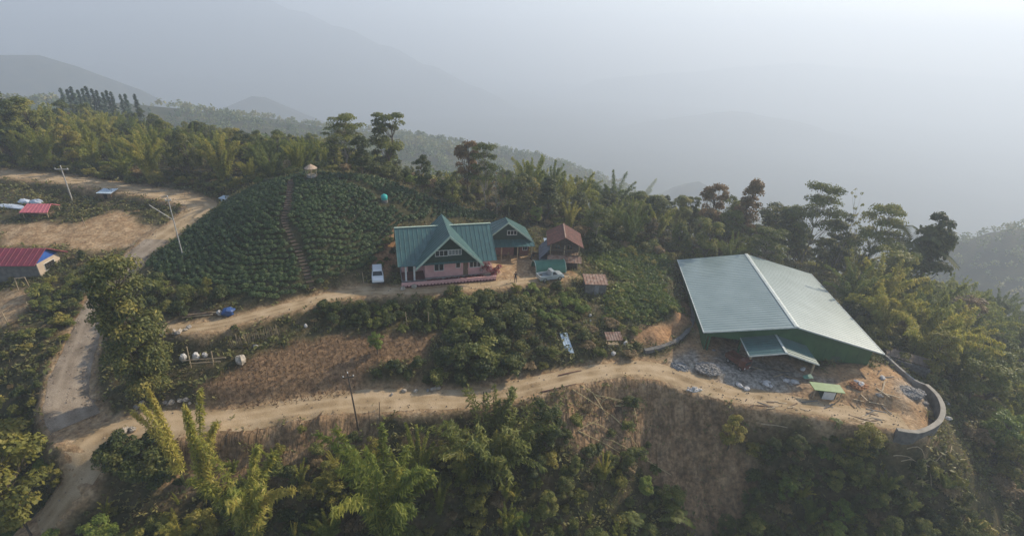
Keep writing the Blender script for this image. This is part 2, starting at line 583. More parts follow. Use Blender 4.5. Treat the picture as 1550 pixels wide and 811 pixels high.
soil = np.zeros(XX.shape); green = np.zeros(XX.shape); dryg = np.zeros(XX.shape); grey = np.zeros(XX.shape)
for nm, w in (('yard', .8), ('plateau', 1.0), ('clearing', 1.2), ('clearing2', .9), ('scarp', 1.4), ('scarp2', 1.2), ('mound', .8), ('houseback', .8)):
    soil = np.maximum(soil, soft_in(XX, YY, AREAS[nm], w))
for nm, pl in ROADS.items():
    r, v = seg_dist(XX, YY, pl)
    soil = np.maximum(soil, 1 - sstep(v[..., 1] / 2 + .1, v[..., 1] / 2 + 1.3, r + 1.2 * fbm(XX / 1.5, YY / 1.5)))
for nm, w in (('orchard', 1.0), ('melon', 1.0)):
    green = np.maximum(green, soft_in(XX, YY, AREAS[nm], w))
dryg = np.maximum(dryg, soft_in(XX, YY, AREAS['cropfield'], .8))
grey = soft_in(XX, YY, area((1075,560,-4.2),(1100,530,-4.2),(1225,562,-4.2),(1250,575,-4.2),(1160,600,-4.3),(1100,590,-4.3)), 1.4)
grey = np.maximum(grey, .9 * soft_in(XX, YY, area((1010,545,-4.2),(1050,535,-4.2),(1065,565,-4.2),(1020,570,-4.3)), 1.0))
grey = np.maximum(grey, .8 * soft_in(XX, YY, area((1340,580,-4.2),(1395,580,-4.2),(1400,610,-4.3),(1350,605,-4.3)), 1.2))
_r, _v = seg_dist(XX, YY, ROADS['side_road'])
scarpm = np.maximum(soft_in(XX, YY, AREAS['scarp'], 1.4), soft_in(XX, YY, AREAS['scarp2'], 1.2))
# gullies worn into the scarp
ZZ -= scarpm * (1.5 * np.clip(fbm(XX / 1.9 + 1.2 * fbm(XX / 6, YY / 5), YY / 7, 3), -.25, .4) + .9 * fbm(XX / 1.3, YY / 1.6, 4))
orange = np.maximum(soft_in(XX, YY, AREAS['mound'], .8), soft_in(XX, YY, AREAS['houseback'], .8))
orange = np.maximum(orange, .55 * np.clip(.5 + 2.2 * fbm(XX / 6 + 3, YY / 6), 0, 1) * soft_in(XX, YY, AREAS['plateau'], 1))

ny, nx = XX.shape
V = np.stack([XX.ravel(), YY.ravel(), ZZ.ravel()], 1)
ii = (np.arange(ny - 1)[:, None] * nx + np.arange(nx - 1)[None]).ravel()
F = np.stack([ii, ii + 1, ii + nx + 1, ii + nx], 1)


def ground_material():
    m = bpy.data.materials.new('ground_soil')
    m.use_nodes = True
    t = m.node_tree
    L = t.links.new
    b = t.nodes['Principled BSDF']
    b.inputs['Roughness'].default_value = .95
    b.inputs['Specular IOR Level'].default_value = .1
    tc = t.nodes.new('ShaderNodeTexCoord')

    def noise(scale, detail=5):
        n = t.nodes.new('ShaderNodeTexNoise')
        n.inputs['Scale'].default_value = scale
        n.inputs['Detail'].default_value = detail
        n.inputs['Roughness'].default_value = .6
        L(tc.outputs['Object'], n.inputs['Vector'])
        return n.outputs['Fac']

    def ramp(f, stops):
        r = t.nodes.new('ShaderNodeValToRGB')
        el = r.color_ramp.elements
        while len(el) < len(stops): el.new(.5)
        for e, (p, c) in zip(el, stops):
            e.position = p; e.color = (*c, 1)
        L(f, r.inputs[0])
        return r.outputs[0]

    def mix(f, a, c):
        x = t.nodes.new('ShaderNodeMix'); x.data_type = 'RGBA'
        L(f, x.inputs['Factor']); L(a, x.inputs['A']); L(c, x.inputs['B'])
        return x.outputs['Result']

    def attr(n):
        a = t.nodes.new('ShaderNodeAttribute'); a.attribute_name = n
        return a.outputs['Fac']

    base = ramp(noise(.55, 8), [(.3, (.035, .040, .018)), (.5, (.075, .066, .032)), (.68, (.13, .095, .05))])
    far_forest = ramp(noise(.05, 9), [(.35, (.018, .03, .014)), (.65, (.075, .07, .03))])
    base = mix(attr('far'), base, far_forest)
    soilc = ramp(noise(.8, 8), [(.3, (.23, .14, .072)), (.5, (.35, .235, .13)), (.7, (.47, .345, .215))])
    teac = ramp(noise(1.2, 6), [(.3, (.03, .035, .016)), (.7, (.065, .06, .03))])
    greenc = ramp(noise(1.2, 6), [(.3, (.04, .06, .018)), (.7, (.12, .14, .045))])
    dryc = ramp(noise(1.6, 6), [(.3, (.15, .092, .05)), (.7, (.28, .18, .10))])
    greyc = ramp(noise(1.3, 6), [(.35, (.16, .14, .115)), (.65, (.34, .31, .265))])
    mpn = t.nodes.new('ShaderNodeMapping'); mpn.inputs['Scale'].default_value = (.9, .5, .5)
    L(tc.outputs['Object'], mpn.inputs[0])
    sn = t.nodes.new('ShaderNodeTexNoise'); sn.inputs['Scale'].default_value = 1.0; sn.inputs['Detail'].default_value = 9; sn.inputs['Roughness'].default_value = .68
    L(mpn.outputs[0], sn.inputs['Vector'])
    dark = ramp(sn.outputs['Fac'], [(.36, (.075, .05, .03)), (.5, (.20, .125, .068)), (.64, (.38, .25, .14))])
    c = mix(attr('green'), base, greenc)
    c = mix(attr('tea'), c, teac)
    c = mix(attr('dry'), c, dryc)
    c = mix(attr('soil'), c, soilc)
    c = mix(attr('scarp'), c, dark)
    orangec = ramp(noise(1.1, 7), [(.3, (.25, .13, .06)), (.7, (.42, .25, .13))])
    c = mix(attr('orange'), c, orangec)
    c = mix(attr('grey'), c, greyc)
    clods = ramp(noise(2.6, 9), [(.32, (.22, .22, .22)), (.5, (.5, .5, .5)), (.68, (.78, .78, .78))])
    ov = t.nodes.new('ShaderNodeMix'); ov.data_type = 'RGBA'; ov.blend_type = 'OVERLAY'; ov.inputs['Factor'].default_value = .75
    L(c, ov.inputs['A']); L(clods, ov.inputs['B'])
    c = ov.outputs['Result']
    L(c, b.inputs['Base Color'])
    bp = t.nodes.new('ShaderNodeBump')
    bp.inputs['Strength'].default_value = .9
    bp.inputs['Distance'].default_value = .12
    L(noise(3.5, 8), bp.inputs['Height'])
    mp2 = t.nodes.new('ShaderNodeMapping'); mp2.inputs['Scale'].default_value = (1.7, .3, .3)
    L(tc.outputs['Object'], mp2.inputs[0])
    rn = t.nodes.new('ShaderNodeTexNoise'); rn.inputs['Scale'].default_value = 1.0; rn.inputs['Detail'].default_value = 6; rn.inputs['Distortion'].default_value = .8
    L(mp2.outputs[0], rn.inputs['Vector'])
    b2 = t.nodes.new('ShaderNodeBump'); b2.inputs['Distance'].default_value = .9
    L(attr('scarp'), b2.inputs['Strength']); L(rn.outputs['Fac'], b2.inputs['Height'])
    L(bp.outputs[0], b2.inputs['Normal'])
    L(b2.outputs[0], b.inputs['Normal'])
    return m


dist = np.hypot(XX, YY - 60)
me = mesh_np('ground', V, F, mat=ground_material(), smooth=True,
             attrs=dict(soil=soil.ravel(), orange=orange.ravel(), tea=soft_in(XX, YY, AREAS['teahill'], .5).ravel() * .85, green=green.ravel(), dry=dryg.ravel(), grey=grey.ravel(), scarp=scarpm.ravel() * .75, far=sstep(110, 220, dist).ravel()))
tag(link_mesh('ground', me), 'hilly ground of soil and dry grass falling into a valley', None, None, 'structure')

# ------------------------------------------------------------------ roads: draped strips
def strip(name, pl, mat, lift=.035, wmul=1.0, jit=.35, label=None):
    pl = np.asarray(pl)
    pl = smooth_poly(pl[::2], .45) if len(pl) > 6 else pl
    t = np.gradient(pl[:, :2], axis=0)
    t /= np.linalg.norm(t, axis=1)[:, None] + 1e-9
    nrm = np.stack([-t[:, 1], t[:, 0]], 1)
    NC = 11
    Vv = []
    s = np.arange(len(pl)) * .45
    for k in range(NC):
        f = k / (NC - 1) * 2 - 1
        off = f * pl[:, 3] / 2 * wmul + (abs(f) ** 3) * math.copysign(1, f) * jit * fbm(s / 1.6 + 50 * (f > 0), s * 0 + 3.3 + f, 3) * 2
        xy = pl[:, :2] + nrm * off[:, None]
        z = H(xy[:, 0], xy[:, 1]) + lift * (1 - .5 * abs(f) ** 6)
        rut = -.03 * np.exp(-((abs(f) - .42) / .14) ** 2)
        Vv.append(np.stack([xy[:, 0], xy[:, 1], z + rut * 0], 1))
    Vv = np.stack(Vv, 1)
    n = len(pl)
    i = (np.arange(n - 1)[:, None] * NC + np.arange(NC - 1)[None]).ravel()
    Fq = np.stack([i, i + 1, i + NC + 1, i + NC], 1)
    Fq = Fq[:, ::-1]
    lat = np.tile(np.abs(np.linspace(-1, 1, NC)), n)
    o = link_mesh(name, mesh_np(name, Vv.reshape(-1, 3), Fq, mat=mat, smooth=True, attrs=dict(lat=lat)))
    return tag(o, label, None, None, 'structure')


def road_material(name, c1, c2, c3, gravel=0.0):
    m = bpy.data.materials.new(name)
    m.use_nodes = True
    t = m.node_tree
    L = t.links.new
    b = t.nodes['Principled BSDF']
    b.inputs['Roughness'].default_value = .95
    b.inputs['Specular IOR Level'].default_value = .1
    tc = t.nodes.new('ShaderNodeTexCoord')

    def noise(sc, d=6):
        n = t.nodes.new('ShaderNodeTexNoise')
        n.inputs['Scale'].default_value = sc
        n.inputs['Detail'].default_value = d
        L(tc.outputs['Object'], n.inputs['Vector'])
        return n.outputs['Fac']
    r = t.nodes.new('ShaderNodeValToRGB')
    el = r.color_ramp.elements
    el.new(.5)
    for e, p, c in zip(el, (.32, .5, .68), (c1, c2, c3)):
        e.position = p; e.color = (*c, 1)
    L(noise(.45, 8), r.inputs[0])
    col = r.outputs[0]
    n2 = noise(9.0, 5)
    mx = t.nodes.new('ShaderNodeMix'); mx.data_type = 'RGBA'; mx.blend_type = 'OVERLAY'
    mx.inputs['Factor'].default_value = .35 + gravel
    L(col, mx.inputs['A']); L(n2, mx.inputs['B'])
    # paler wheel tracks
    at = t.nodes.new('ShaderNodeAttribute'); at.attribute_name = 'lat'
    tr = t.nodes.new('ShaderNodeValToRGB')
    e = tr.color_ramp.elements
    e.new(.45)
    for q, p, cc in zip(e, (.18, .42, .66), (.0, .95, .0)):
        q.position = p; q.color = (cc, cc, cc, 1)
    L(at.outputs['Fac'], tr.inputs[0])
    mm = t.nodes.new('ShaderNodeMath'); mm.operation = 'MULTIPLY'
    L(tr.outputs[0], mm.inputs[0]); L(noise(.8, 4), mm.inputs[1])
    m2 = t.nodes.new('ShaderNodeMix'); m2.data_type = 'RGBA'
    L(mm.outputs[0], m2.inputs['Factor']); L(mx.outputs['Result'], m2.inputs['A'])
    m2.inputs['B'].default_value = (*[min(1, x * 1.12) for x in c3], 1)
    L(m2.outputs['Result'], b.inputs['Base Color'])
    bp = t.nodes.new('ShaderNodeBump'); bp.inputs['Strength'].default_value = .5; bp.inputs['Distance'].default_value = .06
    L(noise(7.0, 7), bp.inputs['Height']); L(bp.outputs[0], b.inputs['Normal'])
    return m


tan_road = road_material('tan_dirt', (.25, .175, .095), (.375, .272, .158), (.47, .355, .228))
stone_road = road_material('stony_dirt', (.175, .14, .10), (.26, .205, .15), (.35, .285, .215), .25)
strip('main_road', ROADS['main_road'], tan_road, label='tan dirt road running from the junction past the garden to the warehouse')
_k = int(np.argmin(np.hypot(*(ROADS['side_road'][:, :2] - site(240, 362, 1.5)[:2]).T)))
strip('far_road', ROADS['side_road'][:_k + 3], tan_road, lift=.045, label='tan dirt road curving in from the far left above the clearing')
strip('side_road', ROADS['side_road'][_k:], stone_road, lift=.055, label='stony grey brown road climbing past the big tree')
strip('upper_road', ROADS['upper_road'], tan_road, lift=.04, jit=.25, label='narrow dirt track along the foot of the tea hill to the houses')
# ------------------------------------------------------------------ plants: prototypes
def project(x, y, z):
    d = np.array([x, y, z - CAMZ])
    w = d[1] * cp - d[2] * sp
    v1 = (d[1] * sp + d[2] * cp) / w
    u1 = d[0] / w
    u, v = cr * u1 + sr * v1, -sr * u1 + cr * v1
    return 775 + u * FPX, 405.5 - v * FPX, w


def unit(v):
    return v / (np.linalg.norm(v, axis=-1, keepdims=True) + 1e-9)


class Leaves:
    def __init__(s): s.V, s.T = [], []

    def add(s, c, d, n, L, W, tint, fold=.15):
        """one diamond leaf per row: centre c, long axis d, facing n"""
        d = unit(d)
        sd = unit(np.cross(d, n))
        n = np.cross(sd, d)
        L = np.broadcast_to(np.asarray(L, float), (len(c),))[:, None]
        W = np.broadcast_to(np.asarray(W, float), (len(c),))[:, None]
        q = np.stack([c - d * L * .5, c + sd * W * .5 - n * L * fold * .3, c + d * L * .5 - n * L * fold, c - sd * W * .5 - n * L * fold * .3], 1)
        s.V.append(q.reshape(-1, 3))
        s.T.append(np.repeat(np.broadcast_to(tint, (len(c),)), 4))

    def mesh(s, name, mat):
        V = np.concatenate(s.V)
        T = np.clip(np.concatenate(s.T), 0, 1)
        F = np.arange(len(V)).reshape(-1, 4)
        return mesh_np(name, V, F, mat=mat, attrs=dict(tint=T))


def clump_leaves(lv, g, c, r, n, L, W, tint, up=.5, droop=.3, tv=.16):
    """leaves spread through a clump around c with radii r"""
    d = unit(g.normal(size=(n, 3)))
    d[:, 2] = np.where(d[:, 2] < -.35, -d[:, 2] * .6, d[:, 2])
    rad = g.uniform(.45, 1.0, n)[:, None] ** .6
    p = c + d * rad * np.asarray(r)
    nor = unit(d + np.array([0, 0, up]) + g.normal(size=(n, 3)) * .45)
    ax = unit(np.cross(nor, g.normal(size=(n, 3))) + d * .6 - np.array([0, 0, droop]))
    lv.add(p, ax, nor, L * g.uniform(.7, 1.3, n), W * g.uniform(.7, 1.3, n), tint + g.normal(size=n) * tv)


def curve_pts(p0, p1, g, n=5, wob=.08):
    p0, p1 = np.array(p0, float), np.array(p1, float)
    t = np.linspace(0, 1, n)[:, None]
    w = g.normal(size=(n, 3)) * wob * np.linalg.norm(p1 - p0)
    w[0] = 0; w[-1] = 0
    return p0 + (p1 - p0) * t + w


def broadleaf(seed, h=8, cw=5, low=.3, ncl=26, nl=95, L=.42, W=.24, shape='round', trunk=.16, gap=.0):
    g = np.random.default_rng(seed)
    tr = MB(); lv = Leaves()
    top = h * .82
    lean = g.normal(size=2) * .03 * h
    stem = curve_pts((0, 0, -.4), (lean[0], lean[1], top), g, 6, .018)
    tr.tube(stem, list(np.linspace(trunk, trunk * .25, 6)), 6)
    for i in range(ncl):
        if shape == 'layer':
            k = i % 4
            z = h * (low + (1 - low) * (.25 + .25 * k) * .98) + g.uniform(-.25, .25)
            a = g.uniform(0, 6.283); rr = cw * .5 * math.sqrt(g.uniform(.05, 1)) * (1.05 - .16 * k)
            r = np.array([cw * .16, cw * .16, h * .055]) * g.uniform(.7, 1.3)
        else:
            f = g.uniform(0, 1)
            z = h * (low + (1 - low) * f)
            prof = {'round': math.sqrt(max(.05, 1 - (2 * f - .95) ** 2)), 'cone': 1.05 - .85 * f, 'tall': .55 + .45 * math.sin(math.pi * (f * .8 + .1)), 'vase': .45 + .6 * f * (1.25 - f * .55)}[shape]
            a = g.uniform(0, 6.283); rr = cw * .5 * prof * math.sqrt(g.uniform(.1, 1)) * .85
            s = cw * g.uniform(.13, .21)
            r = np.array([s, s, s * g.uniform(.6, .9)])
        c = np.array([lean[0] * z / h + rr * math.cos(a), lean[1] * z / h + rr * math.sin(a), z])
        k = min(5, max(1, int(5 * (z - .15 * h) / top)))
        st = stem[k] if stem[k][2] < c[2] else stem[max(1, k - 1)]
        tr.tube(curve_pts(st, c, g, 4, .06), [trunk * .32, trunk * .22, trunk * .15, trunk * .07], 4, cap=False)
        if g.uniform() > gap:
            clump_leaves(lv, g, c, r, int(nl * g.uniform(.7, 1.3)), L, W, .5 + g.normal() * .16)
    return tr, lv


def bamboo(seed, h=9, n=14, spread=.55, lean=.34, nl=130, L=.55, W=.11, plume=.62, low=.3, tintb=.5):
    g = np.random.default_rng(seed)
    tr = MB(); lv = Leaves()
    for i in range(n):
        az = g.uniform(0, 6.283); hh = h * g.uniform(.68, 1.0); ln = lean * g.uniform(.35, 1.25)
        b = np.array([math.cos(az), math.sin(az), 0]) * spread * g.uniform(.1, 1)
        ts = np.linspace(0, 1, 9)
        dirh = np.array([math.cos(az + g.normal() * .3), math.sin(az + g.normal() * .3)])
        pts = np.stack([b[0] + dirh[0] * hh * ln * ts ** 2.1, b[1] + dirh[1] * hh * ln * ts ** 2.1, hh * (ts - .62 * ln * ts ** 3.5) - .3], 1)
        tr.tube(pts, list(np.linspace(.05, .012, 9)), 4, cap=False)
        m = int(nl * g.uniform(.8, 1.25))
        t = low + (1.02 - low) * g.uniform(0, 1, m) ** .85
        p = np.stack([np.interp(t, ts, pts[:, k]) for k in range(3)], 1)
        nod = np.round(t * 16) / 16
        az2 = g.uniform(0, 6.283, m)
        rad = plume * (1.12 - t) ** .6 * g.uniform(.1, 1, m)
        off = np.stack([np.cos(az2) * rad, np.sin(az2) * rad, -rad * .25 + g.normal(size=m) * .1], 1)
        tang = unit(np.gradient(pts, axis=0))
        tg = np.stack([np.interp(t, ts, tang[:, k]) for k in range(3)], 1)
        ax = unit(off * 1.1 + tg * .5 + np.array([0, 0, -.55]) + g.normal(size=(m, 3)) * .3)
        nor = unit(np.array([0, 0, 1]) + g.normal(size=(m, 3)) * .6 + off)
        lv.add(p + off, ax, nor, L * g.uniform(.6, 1.3, m), W * g.uniform(.8, 1.4, m), tintb + g.normal() * .14 + g.normal(size=m) * .14 + (t - .6) * .12, fold=.25)
    return tr, lv


def shrub(seed, h=1.6, w=2.2, ncl=9, nl=60, L=.3, W=.17):
    g = np.random.default_rng(seed)
    tr = MB(); lv = Leaves()
    for i in range(ncl):
        a = g.uniform(0, 6.283); rr = w * .5 * math.sqrt(g.uniform(0, 1)) * .75
        z = h * g.uniform(.3, .82) * (1 - .35 * (2 * rr / w) ** 2)
        c = np.array([rr * math.cos(a), rr * math.sin(a), z])
        s = w * g.uniform(.15, .25)
        tr.tube(curve_pts((c[0] * .15, c[1] * .15, -.2), c, g, 3, .05), [.035, .025, .012], 4, cap=False)
        clump_leaves(lv, g, c, (s, s, s * .8), int(nl * g.uniform(.7, 1.3)), L, W, .5 + g.normal() * .17)
    return tr, lv


def conifer(seed, h=12, w=3.0):
    g = np.random.default_rng(seed)
    tr = MB(); lv = Leaves()
    tr.tube([(0, 0, -.4), (0, 0, h * .97)], [.17, .03], 6)
    for k in range(26):
        f = k / 26
        z = h * (.12 + .86 * f)
        rr = w * .5 * (1 - f) ** .8 + .1
        for j in range(7):
            a = g.uniform(0, 6.283)
            r2 = rr * g.uniform(.55, 1.1)
            m = 12
            t = g.uniform(.15, 1, m)[:, None]
            d = np.array([math.cos(a), math.sin(a), -.25])
            p = np.array([0, 0, z]) + d * r2 * t + g.normal(size=(m, 3)) * .1
            lv.add(p, d + g.normal(size=(m, 3)) * .35, np.array([[0, 0, 1.0]]) + g.normal(size=(m, 3)) * .4, .42, .17, .5 + g.normal() * .1 + g.normal(size=m) * .12)
    return tr, lv


def bare_tree(seed, h=6, cw=3.2, nb=16, nl=16, L=.24, W=.13):
    g = np.random.default_rng(seed)
    tr = MB(); lv = Leaves()
    stem = curve_pts((0, 0, -.3), (g.normal() * .3, g.normal() * .3, h * .9), g, 6, .03)
    tr.tube(stem, list(np.linspace(.12, .03, 6)), 6)
    for i in range(nb):
        k = g.integers(1, 5)
        a = g.uniform(0, 6.283); L1 = cw * .5 * g.uniform(.5, 1)
        e = stem[k] + np.array([math.cos(a) * L1, math.sin(a) * L1, L1 * g.uniform(.5, 1.3)])
        br = curve_pts(stem[k], e, g, 4, .07)
        tr.tube(br, [.05, .035, .022, .012], 4, cap=False)
        for j in range(3):
            tw = e + g.normal(size=3) * .5 * L1 + np.array([0, 0, .2])
            tr.tube([br[2], tw], [.02, .008], 3, cap=False)
            clump_leaves(lv, g, tw, (.3, .3, .22), int(nl * g.uniform(.4, 1.3)), L, W, .5 + g.normal() * .2)
    return tr, lv


def banana(seed, h=3.4, n=9):
    g = np.random.default_rng(seed)
    tr = MB(); lv = Leaves()
    tr.tube([(0, 0, -.2), (.03, 0, h * .35), (.05, .02, h * .58)], [.15, .12, .08], 7)
    for i in range(n):
        a = i * 2.4 + g.uniform(-.3, .3); Lf = h * g.uniform(.5, .68); e = g.uniform(.55, 1.25)
        ts = np.linspace(0, 1, 8)
        r = Lf * ts * math.cos(e) * 1.15
        z = h * .55 + Lf * (ts * math.sin(e) - .75 * ts ** 2.2 * (1.35 - .5 * e))
        P = np.stack([r * math.cos(a), r * math.sin(a), z], 1)
        for k in range(7):
            w = .52 * math.sin(math.pi * (ts[k] * .85 + .12))
            d = P[k + 1] - P[k]
            sd = np.array([-math.sin(a), math.cos(a), 0])
            for s in (-1, 1):
                c = (P[k] + P[k + 1])[None] / 2 + sd[None] * s * w * .5 - np.array([[0, 0, .08]])
                lv.add(c, (sd * s * .9 + d * .6)[None], np.array([[0, 0, 1.]]), [w * 1.35], [np.linalg.norm(d) * 1.25], np.array([.5 + g.normal() * .12]), fold=.2)
    return tr, lv


def palm_like(seed, h=5):
    g = np.random.default_rng(seed)
    tr = MB(); lv = Leaves()
    tr.tube(curve_pts((0, 0, -.3), (.15, .1, h * .72), g, 5, .01), [.14, .12, .11, .1, .1], 6)
    for i in range(15):
        a = i * 2.4; Lf = h * .42; e = g.uniform(-.05, 1.1)
        m = 34
        t = np.linspace(.1, 1, m)
        r = Lf * t * math.cos(e); z = h * .72 + Lf * (t * math.sin(e) - .55 * t ** 2.2)
        s = np.where(np.arange(m) % 2, 1, -1)
        sd = np.array([-math.sin(a), math.cos(a), 0])
        P = np.stack([r * math.cos(a), r * math.sin(a), z], 1) + sd * (s * .16)[:, None] - np.array([0, 0, .05])
        lv.add(P, sd * s[:, None] + np.array([math.cos(a), math.sin(a), -.6]) * .6, np.tile([0, 0, 1.], (m, 1)), .5, .1, .5 + g.normal(size=m) * .1)
    return tr, lv


BARK = mat_simple('bark', (.16, .125, .09), (.075, .058, .042), .95, 6, bump=.4, stretch=(1, 1, .3))
CULM = mat_simple('bamboo_culm', (.20, .19, .075), (.11, .115, .045), .6, 3)
PALEB = mat_simple('pale_bark', (.36, .32, .26), (.2, .17, .13), .9, 5)
LEAF_BAMBOO = mat_leaf('bamboo_leaf', [(.045, .062, .013), (.085, .105, .02), (.15, .15, .03), (.24, .20, .05)], .48)
LEAF_BAMBOO_DK = mat_leaf('dark_bamboo_leaf', [(.03, .045, .013), (.056, .077, .019), (.10, .115, .028), (.165, .155, .042)], .45)
LEAF_DARK = mat_leaf('dark_leaf', [(.014, .022, .008), (.027, .037, .011), (.048, .056, .016), (.09, .085, .024)], .34)
LEAF_MID = mat_leaf('green_leaf', [(.030, .040, .011), (.058, .070, .017), (.098, .102, .025), (.15, .135, .036)], .4)
LEAF_BRIGHT = mat_leaf('bright_leaf', [(.035, .056, .012), (.065, .09, .018), (.10, .125, .025), (.15, .15, .035)], .4)
LEAF_YELLOW = mat_leaf('yellowing_leaf', [(.05, .056, .014), (.085, .084, .018), (.125, .112, .025), (.17, .135, .036)], .4)
LEAF_RED = mat_leaf('russet_leaf', [(.035, .036, .016), (.065, .050, .022), (.095, .058, .026), (.13, .085, .036)], .3)
LEAF_BLUE = mat_leaf('needles', [(.014, .026, .018), (.024, .042, .026), (.035, .055, .032)], .15)
LEAF_TEA = mat_leaf('tea_leaf', [(.013, .024, .010), (.023, .039, .014), (.037, .056, .019), (.066, .080, .026)], .2, .5, .45)
LEAF_BIG = mat_leaf('big_tree_leaf', [(.020, .028, .010), (.04, .048, .014), (.075, .075, .020), (.15, .125, .033)], .3)
LEAF_DRY = mat_leaf('dry_leaf', [(.07, .052, .024), (.115, .082, .040), (.17, .125, .065)], .3)

KINDS = {}


def proto(key, name, cat, gen, leaf, bark=BARK, parts=('trunk', 'crown'), height=1.0):
    tr, lv = gen
    r = empty(name, (0, 0, -500))
    r['category'] = cat
    tr.build(parts[0], bark, r)
    link_mesh(parts[1], lv.mesh(parts[1], leaf), r)
    KINDS[key] = dict(root=r, used=False, h=height, name=name)


PART_B = ('culm_bundle', 'foliage')
PART_S = ('stem', 'foliage')
for i, (h, cw, shp, lo) in enumerate([(9, 5.6, 'round', .3), (10, 5, 'tall', .25), (8, 5.4, 'vase', .32)]):
    proto(f'broad{i}', 'broadleaf_tree', 'tree', broadleaf(100 + i, h, cw, lo, 34, 170, .34, .19, shp), LEAF_MID, height=h)
for i, (h, cw, shp, lo) in enumerate([(9, 5.4, 'round', .22), (8, 4.2, 'cone', .2), (10, 5.2, 'tall', .2)]):
    proto(f'dark{i}', 'dark_tree', 'tree', broadleaf(120 + i, h, cw, lo, 36, 170, .33, .19, shp), LEAF_DARK, height=h)
for i in range(2):
    proto(f'red{i}', 'russet_tree', 'tree', broadleaf(140 + i, 9, 4.4, .28, 44, 130, .3, .17, 'cone' if i else 'tall', gap=.03), LEAF_RED, height=9)
for i in range(2):
    proto(f'layer{i}', 'spreading_tree', 'tree', broadleaf(150 + i, 9, 6.4, .42, 46, 140, .3, .15, 'layer', gap=.05), LEAF_MID, PALEB, height=9)
for i, (h, n, ln, lf) in enumerate([(9, 15, .34, LEAF_BAMBOO), (10, 18, .3, LEAF_BAMBOO_DK), (8, 12, .5, LEAF_BAMBOO), (11, 16, .42, LEAF_BAMBOO_DK), (9, 14, .26, LEAF_BAMBOO)]):
    proto(f'bam{i}', 'bamboo_clump', 'bamboo', bamboo(160 + i, h, n + 3, .6, ln, 390, .43, .068, .68, .18), lf, CULM, PART_B, height=h * .9)
proto('bamslim0', 'slender_bamboo', 'bamboo', bamboo(180, 9, 4, .3, .14, 560, .34, .065, .45, .2, .62), LEAF_BAMBOO, CULM, PART_B, height=9)
proto('bamslim1', 'slender_bamboo', 'bamboo', bamboo(181, 9, 8, .4, .34, 540, .36, .066, .5, .14, .6), LEAF_BAMBOO, CULM, PART_B, height=8.4)
proto('yellow0', 'yellowing_tree', 'tree', broadleaf(190, 8, 5, .25, 30, 150, .33, .18, 'round'), LEAF_YELLOW, height=8)
proto('yellow1', 'yellowing_tree', 'tree', broadleaf(191, 7, 4.4, .2, 26, 140, .32, .18, 'tall'), LEAF_YELLOW, height=7)
proto('bright0', 'light_green_tree', 'tree', broadleaf(195, 6, 4.2, .25, 24, 160, .3, .16, 'round'), LEAF_BRIGHT, height=6)
proto('pine0', 'conifer_tree', 'tree', conifer(200, 12, 4.6), LEAF_BLUE, height=12)
proto('bare0', 'sparse_tree', 'tree', bare_tree(210, 6.5, 3.2), LEAF_RED, PALEB, height=6.5)
proto('bare1', 'sparse_tree', 'tree', bare_tree(211, 8, 3.0, 20, 22), LEAF_MID, PALEB, height=8)
proto('banana0', 'banana_plant', 'banana plant', banana(220), LEAF_MID, CULM, PART_S, height=3.6)
proto('palm0', 'palm_tree', 'palm', palm_like(225), LEAF_DARK, BARK, height=5)
for i, (lf, nm) in enumerate([(LEAF_MID, 'green_shrub'), (LEAF_DARK, 'dark_shrub'), (LEAF_YELLOW, 'yellowing_shrub'), (LEAF_BRIGHT, 'bright_shrub'), (LEAF_DRY, 'dry_shrub')]):
    for j in range(2):
        proto(f'{nm}{j}', nm, 'shrub', shrub(230 + i * 2 + j, 1.7, 2.4, 13, 100, .24, .13), lf, BARK, PART_S, height=1.7)
# the big tree by the junction and the feathery bush on the slope have crowns of their own
proto('bigtree', 'broadleaf_tree', 'tree', broadleaf(300, 14, 7.0, .04, 120, 170, .4, .2, 'tall', .3), LEAF_BIG, height=14)
proto('feather', 'feathery_bush', 'shrub', bamboo(310, 7, 46, 1.6, .36, 150, .42, .075, .6, .12, .45), LEAF_MID, CULM, PART_S, height=6.3)

PLANTED = []


def plant(key, x, y, h, label, group=None, rz=None, z=None, name=None, squash=1.0):
    k = KINDS[key]
    if not k['used']:
        o = k['root']; k['used'] = True
    else:
        o = copy_tree(k['root'])
    if name: o.name = name
    s = h / k['h']
    o.location = (float(x), float(y), float(H(x, y)) if z is None else z)
    o.rotation_euler = (0, 0, rng.uniform(0, 6.283) if rz is None else rz)
    o.scale = (s * squash, s * squash, s)
    o['label'] = label
    if group: o['group'] = group
    elif 'group' in o: del o['group']
    PLANTED.append((x, y, h))
    return o


def plant_top(key, px, py, y, label, group=None, squash=1.0, name=None, hmax=12.5):
    """tree whose top was sighted at (px, py), standing about y metres out"""
    best = None
    for yy in np.arange(80, 118, 1.0):
        q = site_y(px, py, yy)
        h = float(q[2]) - float(H(q[0], q[1]))
        if h < 4 or val(KEEP, q[0], q[1]) > .4: continue
        c = abs(h - 9.5) + .15 * abs(yy - y)
        if best is None or c < best[0]: best = (c, q, h)
    if best is None: return None
    _, q, h = best
    return plant(key, q[0], q[1], max(2.0, h), label, group, squash=squash, name=name)


def plant_px(key, px, py, hpx, label, group=None, squash=1.0, name=None):
    p = ground_at(px, py)
    _, _, w = project(*p)
    # height whose top shows hpx photo pixels above the base
    lo, hi = .2, 60
    for _ in range(30):
        m = (lo + hi) / 2
        if py - project(p[0], p[1], p[2] + m)[1] > hpx: hi = m
        else: lo = m
    return plant(key, p[0], p[1], m, label, group, squash=squash, name=name)
